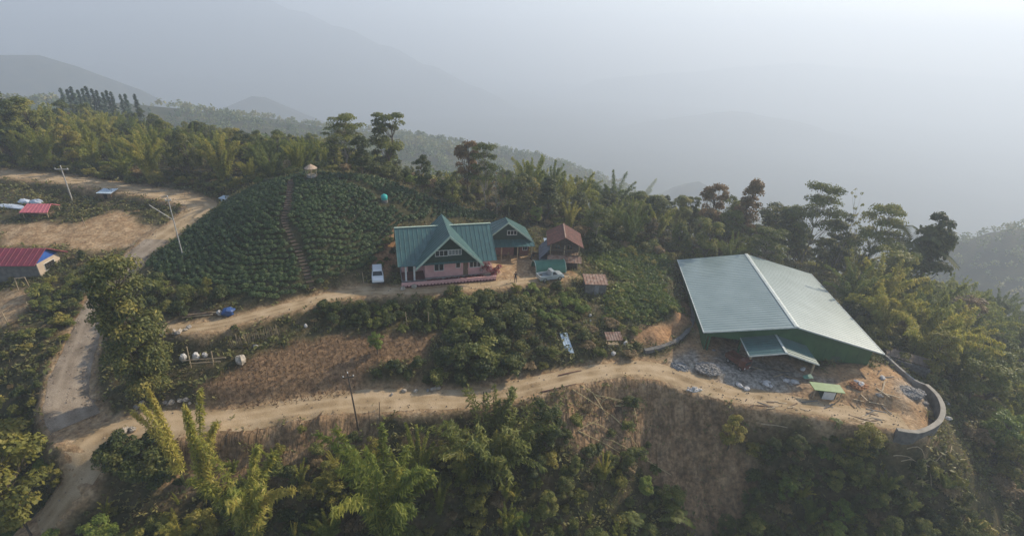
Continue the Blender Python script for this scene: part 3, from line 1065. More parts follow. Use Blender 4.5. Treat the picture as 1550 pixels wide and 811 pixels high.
# ------------------------------------------------------------------ planting: trees sighted one by one (photo pixel of the foot, height in pixels)
SINGLE = [
 ('bigtree',230,594,192,'big dark leafy tree filling the corner between the stony road and the garden',.76),
 ('dark2',22,247,122,'tall dark tree at the forest edge above the far left end of the road',1.1),
 ('broad0',60,240,88,'dark bushy tree beside the tall one above the far left road',1.2),
 ('dark0',549,268,62,'dark rounded tree between the two tall trees behind the tea hill',.9),
 ('dark0',640,293,58,'small dark tree with a neat round crown on a bare trunk behind the hill',.8),
 ('broad0',686,318,46,'small round olive tree on the right flank of the tea hill',.95),
 ('red0',709,305,92,'tree with rust red leaves behind the main house',.9),
 ('layer1',735,318,95,'thin layered tree right of the rust red tree',.7),
 ('bare0',752,328,62,'bare pale trunked tree behind the annex',.8),
 ('banana0',770,328,38,'banana plant behind the annex roof',1.0),
 ('bright0',812,342,30,'bright green small tree behind the annex',1.0),
 ('bam4',800,318,92,'yellow green bamboo clump rising behind the annex',.8),
 ('bam1',832,322,84,'dark bamboo clump behind the brown roofed house',.8),
 ('bam2',872,328,80,'arching bamboo clump left of the big round bamboo',.8),
 ('bam3',925,335,78,'big rounded bamboo clump with drooping tips at the meadow edge',1.25),
 ('bam2',962,335,72,'bamboo clump whose tips arch to the right over the haze',.9),
 ('dark1',985,345,46,'dark conical tree at the top of the green garden plot',1.0),
 ('dark2',1008,352,52,'narrow dark tree at the edge of the garden plot',.75),
 ('broad1',1040,360,60,'leafy tree behind the pale round tree',.8),
 ('bright0',1026,379,38,'pale green round tree at the upper end of the garden plot',1.0),
 ('yellow0',318,446,26,'small orange yellow tree at the foot of the tea hill',.9),
 ('bamslim0',283,735,178,'slender bamboo stalk in front of the white sack frame',.9),
 ('bamslim0',322,770,212,'slender yellow bamboo crossing the road view left of the crop field',.9),
 ('bamslim1',385,815,170,'tall yellow bamboo on the slope at the lower left',1.15),
 ('bam0',590,822,186,'large yellow bamboo clump in the middle of the lower slope',.95),
 ('bamslim1',636,735,92,'arching yellow bamboo plume right of the large clump',.9),
 ('feather',742,702,92,'large feathery dark green bush on the slope below the road',1.45),
 ('dark2',826,682,74,'dense dark tree just below the bend of the road',.95),
 ('yellow0',48,812,150,'yellow green tree in the lower left corner',.9),
 ('yellow1',18,740,110,'yellow leaved tree at the left edge of the slope',1.1),
 ('dark1',125,394,15,'small dark rounded bush on the bare ground beside the red roofed building',1.6),
 ('bright0',572,536,32,'lone round green bush at the edge of the stubble field',.95),
 ('banana0',1018,800,34,'banana plant at the bottom of the scarp',1.0),
 ('banana0',958,806,32,'banana plant left of the scarp bottom',1.0),
 ('banana0',1190,742,28,'banana plant right of the bare scarp',1.0),
 ('banana0',1262,652,22,'small banana plant under the plateau edge',1.0),
 ('yellow1',1100,682,46,'yellowish shrub tree at the right rim of the bare scarp',1.0),
 ('yellow0',1300,700,52,'yellowing bush below the curved retaining wall',1.1),
 ('bright0',1500,690,62,'light green tree right of the curved retaining wall',1.1),
]
for key, px, py, hp, lab, sq in SINGLE:
    plant_px(key, px, py, hp, lab, None, sq)
# ------------------------------------------------------------------ woods and thickets: spots spread over an area, skyline kept
SKY = np.array([(-200,110),(0,120),(45,122),(80,142),(150,146),(260,170),(340,190),(420,205),(480,198),(640,262),(700,262),(760,262),(800,232),(860,262),(920,262),(980,275),(1040,308),(1080,292),(1160,300),(1220,322),(1300,335),(1360,362),(1420,358),(1480,372),(1550,388),(1700,400)], float)
ROADLINE = np.array([(-200,640),(0,600),(70,640),(120,740),(240,760),(300,672),(470,640),(560,628),(700,622),(790,605),(860,592),(960,590),(1060,612),(1120,638),(1200,650),(1320,662),(1360,680),(1440,668),(1470,640),(1560,560)], float)


def blocked(x, y):
    return False


BIG = np.minimum(1, soil + soft_in(XX, YY, AREAS['teahill'], .4) + soft_in(XX, YY, AREAS['cropfield'], .4))
KEEP = BIG.copy()
for _px, _py, _r in [(857,525,2.2),(928,520,2.0),(893,482,1.0),(300,480,2.6),(345,474,1.6),(463,494,.9),(387,524,.9),(298,546,3.0),(366,549,1.2),(161,300,1.6),(339,304,1.6),(57,325,3.0),(110,305,1.0),(37,438,1.5),(947,520,1.0),(400,515,2.5)]:
    _q = ground_at(_px, _py)
    KEEP = np.maximum(KEEP, (np.hypot(XX - _q[0], (YY - _q[1] + .5) * .75) < _r).astype(float))
for q in [area((560,436,0),(560,380,1),(600,338,4),(690,318,4),(752,325,1),(812,340,.3),(890,360,-.5),(890,432,-1),(812,432,-.2),(690,445,0)),
          [(23.5, 50), (47.5, 47), (53.5, 74), (50, 79), (26, 79)], [(47, 68), (57, 70), (65, 86), (55, 90), (47, 80)], [(12.5, 70.5), (10, 62), (15, 61.5), (15.5, 66)], area((0,380,0),(100,380,0),(100,425,-1),(0,435,-1)), area((-60,300,2),(80,300,2),(80,345,1.2),(-60,345,1))]:
    KEEP = np.maximum(KEEP, in_poly(XX, YY, q).astype(float))
_r, _v = seg_dist(XX, YY, smooth_poly([tuple(site(*p)[:2]) for p in [(1310,548,-4.2),(1350,545,-4.2),(1400,575,-4.2),(1432,620,-4.4),(1418,650,-4.6),(1360,668,-4.8)]]))
KEEP = np.maximum(KEEP, (_r < 1.6).astype(float))


ROADM = np.zeros(XX.shape)
for _pl in ROADS.values():
    _r, _v = seg_dist(XX, YY, _pl)
    ROADM = np.maximum(ROADM, (_r < _v[..., 1] / 2 + .5).astype(float))


def val(A, x, y):
    i = int(np.clip(np.searchsorted(GX, x) - 1, 0, len(GX) - 2)); j = int(np.clip(np.searchsorted(GY, y) - 1, 0, len(GY) - 2))
    return A[j, i]


TOPS = [
 ('layer0',520,178,98,'tall layered tree standing behind the tea hill left of the tallest tree',1.1),
 ('broad1',583,172,95,'tallest tree behind the tea hill with a ragged leafy top',1.2),
 ('red0',1088,278,92,'tall tree with brownish red top behind the warehouse ridge',0.85),
 ('red1',1138,276,90,'tall russet tree directly behind the warehouse roof',0.95),
 ('broad2',1112,302,94,'green tree between the two russet trees behind the warehouse',0.8),
 ('dark0',1178,310,92,'dark bushy tree right of the tall russet tree',1.1),
 ('layer0',1250,284,98,'tall spreading tree with flat branches above the warehouse right slope',0.75),
 ('bare1',1304,300,100,'slender sparse tree standing up against the haze',0.5),
 ('layer1',1344,318,104,'flat topped umbrella shaped tree against the haze',0.75),
 ('palm0',1398,326,108,'palm like tree on the right ridge',1.0),
 ('dark1',1432,330,112,'dark pointed tree on the right ridge',0.9),
 ('broad2',1215,316,90,'pale leafy tree behind the far end of the warehouse roof',1.0),
 ('dark2',1285,330,95,'dark low tree under the slender sparse tree',0.9),
]
for key, px, py, yy, lab, sq in TOPS:
    plant_top(key, px, py, yy, lab, None, sq)

def scatter(poly, spacing, kinds, hrange, label, group, sky=None, n=9999, keep=.35, seed=1, squash=(.85, 1.2), over=0, margin=0, mask=None):
    """kinds: {key: weight}; label: text or {key prefix: text}"""
    g = np.random.default_rng(seed)
    P = np.array(poly)
    lo, hi = P.min(0), P.max(0)
    pts = []
    tries = int((hi - lo).prod() / spacing ** 2 * 14)
    keys = list(kinds); w = np.array([kinds[k] for k in keys], float); w /= w.sum()
    for _ in range(tries):
        if len(pts) >= n: break
        x, y = g.uniform(lo[0], hi[0]), g.uniform(lo[1], hi[1])
        if not in_poly(np.array([x]), np.array([y]), poly)[0]: continue
        if val(KEEP if mask is None else mask, x, y) > keep: continue
        if any((x - a) ** 2 + (y - b) ** 2 < (spacing * c) ** 2 for a, b, c in pts): continue
        k = keys[g.choice(len(keys), p=w)]
        h = g.uniform(*hrange)
        z = float(H(x, y))
        px, py, d = project(x, y, z)
        if d < 3 or px < -140 or px > 1700 or py > 1010: continue
        if sky is not None:
            lim = np.interp(px, sky[:, 0], sky[:, 1]) + margin + g.uniform(-6, 6)
            ok = False
            for _k in range(7):
                if project(x, y, z + h)[1] >= lim: ok = True; break
                h *= .84
            if not ok: continue
            if h < hrange[0] * .3: continue
        pts.append((x, y, g.uniform(.85, 1.25)))
        lab = label
        if isinstance(label, dict):
            lab = next(v for q, v in label.items() if k.startswith(q))
        gr = group
        if isinstance(group, dict):
            gr = next(v for q, v in group.items() if k.startswith(q))
        plant(k, x, y, h, lab, gr, squash=g.uniform(*squash))
    return len(pts)
def lab(where, **kw):
    base = {'bamslim': 'slender bamboo', 'bam': 'feathery bamboo clump', 'broad': 'leafy green tree', 'dark': 'dark green tree', 'red': 'russet leaved tree', 'layer': 'flat branched tree',
            'yellow0': 'yellowing tree', 'yellow1': 'yellowing tree', 'bright0': 'light green tree', 'pine': 'pointed dark conifer', 'bare': 'sparse tree', 'banana': 'banana plant', 'palm': 'palm like tree', 'feather': 'feathery bush',
            'green_shrub': 'mid green shrub', 'dark_shrub': 'dark green shrub', 'yellowing_shrub': 'yellowing shrub', 'bright_shrub': 'bright green shrub', 'dry_shrub': 'dry brown shrub'}
    return {k: f'{v} {where}' for k, v in base.items()}


def grp(where):
    base = {'bamslim': 'slender bamboos', 'bam': 'bamboo clumps', 'broad': 'green trees', 'dark': 'dark trees', 'red': 'russet trees', 'layer': 'spreading trees', 'yellow0': 'yellowing trees', 'yellow1': 'yellowing trees', 'bright0': 'light green trees',
            'pine': 'conifers', 'bare': 'sparse trees', 'banana': 'banana plants', 'palm': 'palms', 'feather': 'feathery bushes', 'green_shrub': 'green shrubs', 'dark_shrub': 'dark shrubs', 'yellowing_shrub': 'yellowing shrubs',
            'bright_shrub': 'bright shrubs', 'dry_shrub': 'dry shrubs'}
    return {k: f'{v} {where}' for k, v in base.items()}


def zone(poly, sp, kinds, hr, where, **kw):
    return scatter(poly, sp, kinds, hr, lab(where), grp(where), **kw)


N = {}
# left wood beyond the road
lw = [(-128, 96), (-97, 93), (-83, 91.5), (-69, 89), (-57, 87), (-47, 85), (-38, 87), (-36, 150), (-128, 150)]
N['lw'] = zone(lw, 3.7, dict(bam0=4, bam4=3, bam2=2, bam1=2.5, bam3=1.5, broad0=1, broad1=.7, dark0=.8, dark2=.8, yellow0=.5, yellow1=.5, red1=.2), (5.5, 9.5), 'in the far left wood', sky=SKY, seed=3)
N['lws'] = zone([(-112, 92.5), (-97, 91.3), (-83, 89.6), (-69, 87.2), (-57, 85.3), (-48, 82.5), (-40, 83), (-40, 88), (-57, 90), (-83, 95), (-112, 97)], 1.9, dict(green_shrub0=2, green_shrub1=2, dark_shrub0=2, yellowing_shrub0=1.5, dry_shrub0=.8, bright_shrub0=.5), (1.2, 2.4), 'along the far left road', seed=4)
# behind the hill and the houses
bh = [(-36, 86), (-28, 87), (-18, 88), (-8, 91), (-2, 91.5), (2, 83), (8, 80), (12, 80), (24, 82), (30, 92), (30, 132), (-36, 140)]
N['bh'] = zone(bh, 3.9, dict(bam1=2, bam3=1.5, bam4=1.5, bam2=1, bam0=1, broad0=1.2, broad1=1.2, broad2=1, dark0=1, dark1=.7, dark2=.8, layer0=.5, yellow0=.4, red0=.1, bare1=.3), (5, 9), 'in the wood behind the houses', sky=SKY, seed=5)
N['bhs'] = zone([(-36, 83.5), (-22, 83.5), (-14, 85), (-8, 87.5), (-3, 89), (2, 81), (14, 77), (24, 79), (26, 85), (0, 94), (-34, 92)], 1.8, dict(dark_shrub0=2, dark_shrub1=2, green_shrub0=1.5, dry_shrub1=1, bright_shrub1=.6), (1.2, 2.6), 'along the back of the yard', seed=6)
# behind the warehouse
bw = [(24, 82), (30, 79.5), (50, 78), (56, 84), (70, 92), (75, 130), (30, 132), (26, 95)]
N['bw'] = zone(bw, 4.0, dict(broad0=2, broad1=1.5, broad2=2, dark0=1, dark1=.8, dark2=1, red0=.12, red1=.12, layer0=1, layer1=.5, bam3=1, bam1=1, bare0=.4, bare1=.7), (5, 9), 'on the ridge behind the warehouse', sky=SKY, seed=7)
N['bws'] = zone([(22, 80), (28, 78.5), (50, 76.5), (58, 78), (62, 86), (26, 86)], 2.0, dict(dry_shrub0=1.5, dry_shrub1=1.5, green_shrub0=1, dark_shrub1=1, yellowing_shrub1=.8), (1, 2.2), 'in brush behind the warehouse', seed=8)
# steep right side
rt = [(51, 74), (54, 58), (58, 49), (62, 40), (64, 30), (100, 28), (118, 60), (112, 110), (72, 118), (66, 90)]
N['rt'] = zone(rt, 4.1, dict(bam3=2.5, bam2=3, bam1=2, bam0=2.5, bam4=1.5, broad0=1.3, broad2=1.2, dark0=.6, dark2=.6, yellow0=.6, layer1=.4, red0=.1), (6, 11), 'in the wood right of the warehouse', sky=SKY, seed=9)
N['rts'] = zone([(50, 78), (51, 60), (55, 50), (60, 36), (72, 34), (72, 60), (62, 80)], 2.3, dict(dark_shrub0=2, green_shrub1=2, dry_shrub0=1, yellowing_shrub0=1), (1.2, 2.6), 'close right of the warehouse', seed=10)
# slope below the main road
ro = ROADLINE
sl_l = area((140,690,-7),(250,670,-7),(300,700,-8.3),(420,700,-8.6),(560,690,-8),(700,680,-8),(760,680,-8),(800,830,-14),(700,1000,-18),(300,1000,-18),(200,830,-12),(240,760,-10),(180,745,-9))
N['sl'] = zone(sl_l, 2.35, dict(bam0=2, bam4=2, bamslim1=2, bamslim0=.6, yellow1=1, yellow0=.5, broad0=.4, broad1=.4, bright0=.5, dark0=.3), (2.8, 5.4), 'below the left main road', sky=ro, margin=25, seed=11, keep=.8)
sl_m = area((770,690,-8.5),(850,650,-7),(890,690,-9),(960,720,-11.5),(1030,800,-15),(1080,900,-18),(1000,1010,-20),(760,1010,-18),(780,800,-13))
N['sm'] = zone(sl_m, 2.2, dict(dark0=1, dark2=.8, broad0=1.2, broad2=1.2, bright0=.7, bamslim1=1.2, bam4=.8, yellow0=.3), (2, 3.8), 'left of the bare scarp', sky=ro, margin=40, seed=12)
sl_r = area((1090,680,-8.5),(1150,690,-9),(1260,690,-8.5),(1340,705,-8.6),(1440,720,-9.5),(1480,800,-14),(1500,1010,-22),(1120,1010,-20),(1100,820,-15))
N['sr'] = zone(sl_r, 1.65, dict(dark0=1.6, dark2=1.2, dark1=.5, broad0=1.4, broad2=1.4, bam1=1, bam0=.5, yellow0=.5, bright0=.3), (2.2, 4.2), 'below the warehouse plateau', sky=ro, margin=12, seed=13)
shr = dict(dark_shrub0=1.6, dark_shrub1=1.6, green_shrub0=2, green_shrub1=2, yellowing_shrub0=1, yellowing_shrub1=1, dry_shrub0=.8, bright_shrub0=.5)
N['s1'] = zone(sl_l, 1.5, dict(shr, yellowing_shrub0=2, dry_shrub1=1.2), (.8, 1.7), 'under the lower left bamboo', sky=ro, margin=8, seed=14, keep=.55)
N['s2'] = zone(sl_m, 1.5, shr, (.8, 1.7), 'in thicket beside the scarp', sky=ro, margin=12, seed=15)
N['s3'] = zone(sl_r, 1.2, dict(shr, dark_shrub0=2.4), (.8, 1.8), 'in thicket below the plateau', sky=ro, margin=6, seed=16)
N['s4'] = zone(area((1120,650,-6.5),(1240,650,-6),(1330,672,-6.5),(1460,690,-8),(1520,640,-11),(1530,700,-13),(1440,730,-9.6),(1260,700,-9),(1110,690,-8.7)), 1.9, dict(shr, dry_shrub0=2, dry_shrub1=2), (.5, 1.1), 'on the plateau rim', sky=ro, margin=2, seed=17)
# dark clump in the fork of the junction
N['fork'] = zone(area((145,665,-6.6),(205,662,-6.5),(245,690,-8),(252,735,-9.5),(225,745,-9.4),(190,735,-8.8),(150,695,-7.3)), 1.0, dict(dark_shrub0=3, dark_shrub1=3, green_shrub0=1), (1.6, 2.6), 'in the junction clump', sky=np.array([(0, 640), (300, 640)], float), mask=ROADM, seed=18)
N['sc'] = zone(area((890,600,-5.2),(960,600,-5.6),(985,650,-7.8),(1000,700,-10.3),(1040,770,-14),(960,760,-13),(900,690,-8.8),(860,640,-6.6)), 1.7, dict(dark_shrub0=2, green_shrub0=1.5, green_shrub1=1, dry_shrub0=1.5), (.6, 1.5), 'among felled bamboo on scarp', sky=ro, margin=6, mask=ROADM, seed=41)
N['sc2'] = zone(area((310,665,-6.9),(470,650,-6.6),(560,640,-6.4),(570,670,-7.4),(420,700,-8.6),(320,715,-9)), 1.9, dict(dark_shrub0=2, dry_shrub0=1.5, green_shrub0=1, yellowing_shrub0=.6), (.6, 1.3), 'on the eroded road bank', sky=ro, margin=4, mask=ROADM, seed=42)
# lower left corner
ll = area((-60,600,-6.6),(40,640,-7.2),(70,690,-8.8),(100,750,-10.5),(190,770,-10.3),(260,800,-11.5),(280,1010,-18),(-100,1010,-20),(-120,700,-10))
N['ll'] = zone(ll, 2.8, dict(broad1=.6, bright0=1, yellow0=1.2, yellow1=1.4, bam0=1.2, bamslim1=1), (2.6, 4.6), 'on the lower left hillside', sky=np.array([(-100, 620), (60, 660), (130, 740), (260, 790)], float), seed=19)
N['lls'] = zone(ll, 1.6, dict(shr, bright_shrub0=1.2, bright_shrub1=1.2), (.7, 1.5), 'in the lower left scrub', seed=20)
# bluff left of the side road
N['bl'] = zone(AREAS['bluffl'], 1.55, dict(green_shrub0=1.5, green_shrub1=1.5, yellowing_shrub0=1, yellowing_shrub1=1, dark_shrub0=1, dry_shrub0=1), (.5, 1.3), 'on the side road bank', seed=21)
N['bt'] = zone(area((62,445,-1.6),(140,430,-1),(150,470,-2.3),(100,500,-3),(60,480,-2.4)), 1.6, dict(green_shrub0=1.5, green_shrub1=1.5, dark_shrub0=1.5, yellowing_shrub0=.3), (1.0, 1.9), 'beside the big tree', seed=22)
# banks round the clearings
N['c1'] = zone(area((-20,290,3.4),(80,296,3),(150,305,2.4),(240,305,3),(262,322,2.4),(215,330,1.7),(120,338,1.4),(-20,330,2)), 1.7, dict(dark_shrub0=2, dark_shrub1=2, green_shrub0=1.5, dry_shrub0=.8), (.35, .8), 'on the upper clearing bank', seed=23)
N['c2'] = zone(area((105,385,.3),(225,378,.9),(190,405,-.2),(150,425,-.9),(100,425,-1)), 2.0, dict(dry_shrub0=2, green_shrub0=.6, dark_shrub1=.6), (.3, .7), 'between clearing and side road', seed=24)
# foot of the tea hill
N['tf'] = zone(area((232,430,0),(262,440,.3),(350,452,.2),(350,470,-.3),(270,482,-.7),(225,470,-1.4)), 1.5, dict(dark_shrub0=2.5, dark_shrub1=2, green_shrub0=1.5, yellowing_shrub1=.7), (1.1, 2.0), 'at the tea hill foot', seed=25)
N['hb'] = zone(area((545,412,.8),(590,352,4),(604,402,.5),(585,412,.4)), 1.6, dict(dark_shrub0=2, dry_shrub0=1.5, dry_shrub1=1), (.6, 1.3), 'on the house side bank', keep=2, seed=26)
# terraces between the two roads
tr_d = dict(dark_shrub0=3, dark_shrub1=3, green_shrub0=1.2, green_shrub1=1.2)
N['t1'] = zone(area((480,478,-1.5),(640,462,-1),(700,462,-1),(700,500,-2.4),(620,505,-2.4),(500,500,-2.1)), 1.35, tr_d, (1.0, 1.7), 'on the dark terrace', keep=.6, seed=27)
N['t2'] = zone(area((680,455,-.8),(760,448,-.8),(790,470,-1.6),(790,530,-3.3),(760,580,-4.7),(690,585,-5),(670,530,-3.3)), 1.5, dict(dark_shrub0=3, dark_shrub1=3, dark0=.8, dark2=.8, green_shrub0=1), (1.5, 2.8), 'in the middle thicket', keep=.6, seed=28)
N['t3'] = zone(area((775,445,-.8),(870,430,-.7),(885,470,-2),(870,500,-2.8),(800,500,-2.6)), 1.35, dict(green_shrub0=2, green_shrub1=2, yellowing_shrub0=1, bright_shrub0=1.6, bright_shrub1=1.4, dark_shrub0=.8), (.8, 1.6), 'below the silver pickup', keep=.6, seed=29)
N['t4'] = zone(area((545,560,-4),(640,540,-3.4),(700,540,-3.7),(760,590,-5),(690,592,-5.1),(570,585,-4.8),(540,575,-4.5)), 1.35, tr_d, (.9, 1.7), 'in the stubble field hedge', keep=.6, seed=30)
N['t5'] = zone(area((790,520,-3.2),(870,500,-2.9),(930,492,-2.6),(985,500,-3.2),(960,540,-4.1),(880,550,-4.3),(790,575,-4.7)), 1.45, dict(green_shrub0=2, dark_shrub0=2, yellowing_shrub1=1, dry_shrub0=1.2), (.8, 1.6), 'round the tin shelter', keep=.6, seed=31)
N['t6'] = zone(area((255,505,-1.9),(340,498,-1.6),(440,482,-1.2),(480,485,-1.6),(470,498,-2),(380,515,-2.7),(300,530,-3),(250,535,-3.1)), 1.5, dict(dry_shrub0=2.5, dry_shrub1=2.5, dark_shrub0=1.2), (.6, 1.2), 'above the stubble field', keep=.6, seed=32)
# green plots
N['o1'] = zone(AREAS['orchard'], 1.25, dict(bright_shrub0=1, bright_shrub1=1, yellowing_shrub0=1.6, yellowing_shrub1=1.6, green_shrub0=2), (.5, 1.0), 'in the upper garden plot', seed=33)
N['o2'] = zone(AREAS['melon'], 1.15, dict(bright_shrub0=1.3, bright_shrub1=1.3, yellowing_shrub0=1, yellowing_shrub1=1, green_shrub0=2), (.5, 1.0), 'on the round green mound', mask=ROADM, seed=34)
print('planted', N, len(PLANTED))

# each plant's label also names the landmark it stands by
MARKS = [(60,400,'red roofed building'),(57,318,'pink roofed hut'),(161,295,'white roofed hut'),(110,280,'crossarm pole'),(265,340,'side arm pole'),(200,490,'big dark tree'),(470,260,'thatched shelter'),(582,298,'turquoise tank'),(675,385,'main house'),(775,365,'small house'),
 (850,372,'brown roofed house'),(830,412,'silver pickup'),(900,435,'grey shed'),(857,525,'metal sheet'),(928,512,'tin shelter'),(302,545,'sack rack'),(572,530,'round bush'),(535,610,'timber pole'),(742,650,'feathery bush'),(1000,650,'scarp top'),(1050,760,'scarp bottom'),(1030,555,'cement heap'),(1043,480,'stone wall'),
 (1180,530,'warehouse porch'),(1122,385,'ridge end'),(1216,412,'far roof corner'),(1330,530,'near roof corner'),(1250,590,'lime hut'),(1410,640,'curved wall'),(1380,545,'roofed tank'),(345,470,'blue tarpaulin'),(640,280,'neat round tree'),(190,655,'pale rocks'),(590,740,'large yellow bamboo'),(826,650,'dense tree'),(300,690,'slender stalks'),
 (20,700,'yellow leaved tree'),(100,720,'road end'),(22,200,'tall edge tree'),(580,230,'tallest tree'),(709,260,'rust red tree'),(925,300,'big round bamboo'),(1138,330,'tall russet tree'),(1344,350,'umbrella shaped tree'),(1250,330,'spreading tree'),(1500,660,'light green tree'),(1450,500,'dark gully'),(290,250,'road bend'),(160,150,'conifer row'),(400,520,'stick fence'),(340,300,'pale blue hut')]
MARKS = [m for m in MARKS if m[2] not in ('dark gully',)]
ORD = ['first', 'second', 'third', 'fourth', 'fifth', 'sixth', 'seventh', 'eighth', 'ninth', 'tenth']
sets = {}
for o in list(COL.objects):
    if o.parent is None and o.get('group') and o.get('category') and o.type == 'EMPTY':
        px, py, _ = project(*o.location)
        m = min(MARKS, key=lambda q: (q[0] - px) ** 2 + ((q[1] - py) * 1.3) ** 2)[2]
        base = o['label']
        if m.split()[-1] not in base: base += ' by the ' + m
        sets.setdefault((base, o['group']), []).append((px, o))
for (base, gr), v in sets.items():
    v.sort(key=lambda t: t[0])
    for i, (px, o) in enumerate(v):
        l = base
        if 1 < len(v) <= 8:
            l = base + ', ' + ORD[i] + ' from left'
            if len(l.split()) > 16: l = base
        o['label'] = l

# a few conifers on the far left crest
g_ = np.random.default_rng(91)
for px in (97, 106, 113, 121, 127, 136, 141, 150, 158, 163, 172, 181, 190, 206):
    q = site_y(px + g_.uniform(-2, 2), 150, 165 + g_.uniform(-5, 8))
    z = float(H(q[0], q[1]))
    top = np.interp(px, [90, 210], [122, 136]) + g_.uniform(-1, 9)
    lo, hi = 2, 40
    for _ in range(25):
        m = (lo + hi) / 2
        if project(q[0], q[1], z + m)[1] > top: lo = m
        else: hi = m
    plant('pine0', q[0], q[1], lo, 'dark pointed conifer in the row on the far left crest', 'row of conifers on the far left crest', squash=.8)

for k, v in KINDS.items():
    if not v['used']:
        for c in list(v['root'].children): bpy.data.objects.remove(c)
        bpy.data.objects.remove(v['root'])


# ------------------------------------------------------------------ stuff nobody could count
def far_forest():
    g = np.random.default_rng(55)
    lv = Leaves()
    N0 = 60000
    x, y = g.uniform(-700, 560, N0), g.uniform(112, 760, N0)
    z = H(x, y)
    h = g.uniform(5, 10, N0)
    dd = np.hypot(x, y)
    w = (y * cp - (z - CAMZ) * sp)
    v1 = (y * sp + (z - CAMZ) * cp) / w
    u1 = x / w
    px, py = 775 + (cr * u1 + sr * v1) * FPX, 405.5 - (-sr * u1 + cr * v1) * FPX
    ok = (px > -130) & (px < 1680) & (py < 560) & (py > -20) & (dd > np.where(x < 75, 148, 128))
    for f in np.linspace(.3, .97, 24):          # sight line to the crown, over the ground
        ok &= H(x * f, y * f) < CAMZ + (z + h - CAMZ) * f
    ok &= g.uniform(size=N0) < np.clip(dd / 330, .25, 1) * np.clip(.62 + 2.6 * fbm(x / 45, y / 45, 3), .02, 1)
    tn = .5 + 1.3 * fbm(x / 30 + 7, y / 30, 3)
    h = h * np.clip(.85 + 1.1 * fbm(x / 25, y / 25 + 3, 3), .45, 1.6)
    ids = np.nonzero(ok)[0]
    if len(ids) > 5200: ids = g.choice(ids, 5200, replace=False)
    print('far trees', len(ids))
    for i in ids:
        hh = h[i]; wd = hh * g.uniform(.3, .5)
        m = int(np.clip(11000 / dd[i], 20, 64))
        dv = unit(g.normal(size=(m, 3)))
        dv[:, 2] = np.abs(dv[:, 2]) * 1.3 - .5
        p = np.array([x[i], y[i], z[i] + hh * .5]) + dv * np.array([wd, wd, hh * .5]) * g.uniform(.55, 1, (m, 1))
        s = hh * (.16 + .00022 * dd[i])
        lv.add(p, unit(g.normal(size=(m, 3)) + [0, 0, .6]), unit(dv + [0, 0, .6] + g.normal(size=(m, 3)) * .4), s * g.uniform(.7, 1.3, m), s * .6, tn[i] + g.normal() * .13 + g.normal(size=m) * .1)
    o = link_mesh('far_forest', lv.mesh('far_forest', mat_leaf('far_leaf', [(.022, .04, .014), (.045, .065, .02), (.085, .095, .028), (.13, .11, .04)], .25, objvar=0)))
    tag(o, 'distant hazy forest on the ridges beyond the farm', 'forest', None, 'stuff')


far_forest()


def cover(name, n, weight, L, W, mat, label, h=(.1, .5), seed=1, per=5, xlim=(-100, 90), ylim=(25, 112), tint=.5, cat='undergrowth'):
    """low leafy tufts over the ground where weight (a grid like XX) allows"""
    g = np.random.default_rng(seed)
    lv = Leaves()
    x = g.uniform(*xlim, n); y = g.uniform(*ylim, n)
    i = np.clip(np.searchsorted(GX, x) - 1, 0, len(GX) - 2); j = np.clip(np.searchsorted(GY, y) - 1, 0, len(GY) - 2)
    m = g.uniform(0, 1, n) < weight[j, i]
    x, y = x[m], y[m]
    z = H(x, y)
    big = g.uniform(.5, 1.3, len(x)) * (.6 + .9 * np.clip(fbm(x / 3, y / 3) + .5, 0, 1))
    tn = tint + 1.1 * fbm(x / 4 + 9, y / 4) + g.normal(size=len(x)) * .1
    for k in range(per):
        off = g.normal(size=(len(x), 2)) * .22
        hh = g.uniform(*h, len(x)) * big
        p = np.stack([x + off[:, 0], y + off[:, 1], z + hh], 1)
        ax = np.stack([off[:, 0] * 2, off[:, 1] * 2, g.uniform(-.2, 1, len(x))], 1) + g.normal(size=(len(x), 3)) * .3
        nor = np.array([0, 0, 1.]) + g.normal(size=(len(x), 3)) * .55
        lv.add(p, ax, nor, L * big, W * big, tn + g.normal(size=len(x)) * .08)
    tag(link_mesh(name, lv.mesh(name, mat)), label, cat, None, 'stuff')


team = soft_in(XX, YY, AREAS['teahill'], .4)
crop = soft_in(XX, YY, AREAS['cropfield'], .5)
clr = np.clip(soil + team + crop, 0, 1)
patch = np.clip(.55 + 1.6 * fbm(XX / 5, YY / 5), .1, 1)
UND = mat_leaf('undergrowth_leaf', [(.03, .036, .014), (.055, .06, .02), (.09, .085, .03), (.15, .125, .05)], .3, objvar=0)
cover('undergrowth', 80000, (1 - np.clip(clr * 1.2, 0, 1)) * patch, .42, .2, UND, 'low weedy undergrowth covering the slopes', h=(.03, .4), seed=61)
cover('dry_grass', 42000, (np.clip(.25 + 1.2 * fbm(XX / 4 + 30, YY / 4), 0, 1) * (1 - np.clip(soil * 1.05 - scarpm * .1, 0, 1)) * (1 - crop) * (1 - team)), .45, .05, LEAF_DRY, 'tufts of dry straw coloured grass', h=(.05, .3), seed=62, cat='grass')
sc_w = np.clip(scarpm * .03 + scarpm * np.clip(2.4 * fbm(XX / 2.2, YY / 4) - .1, 0, 1), 0, 1)
cover('scarp_weeds', 22000, sc_w, .35, .12, UND, 'sparse weeds clinging to the bare scarp', h=(.02, .25), seed=63, xlim=(-45, 35), ylim=(26, 56), cat='weeds')
VINE = mat_leaf('vine_leaf', [(.03, .045, .014), (.055, .075, .02), (.095, .11, .028), (.15, .145, .04)], .35, objvar=0)
cover('vine_leaves', 26000, np.clip(green, 0, 1) * .9, .36, .24, VINE, 'leafy ground vines in the garden plots', h=(.05, .45), seed=64, xlim=(5, 32), ylim=(55, 85), tint=.35, cat='vines')


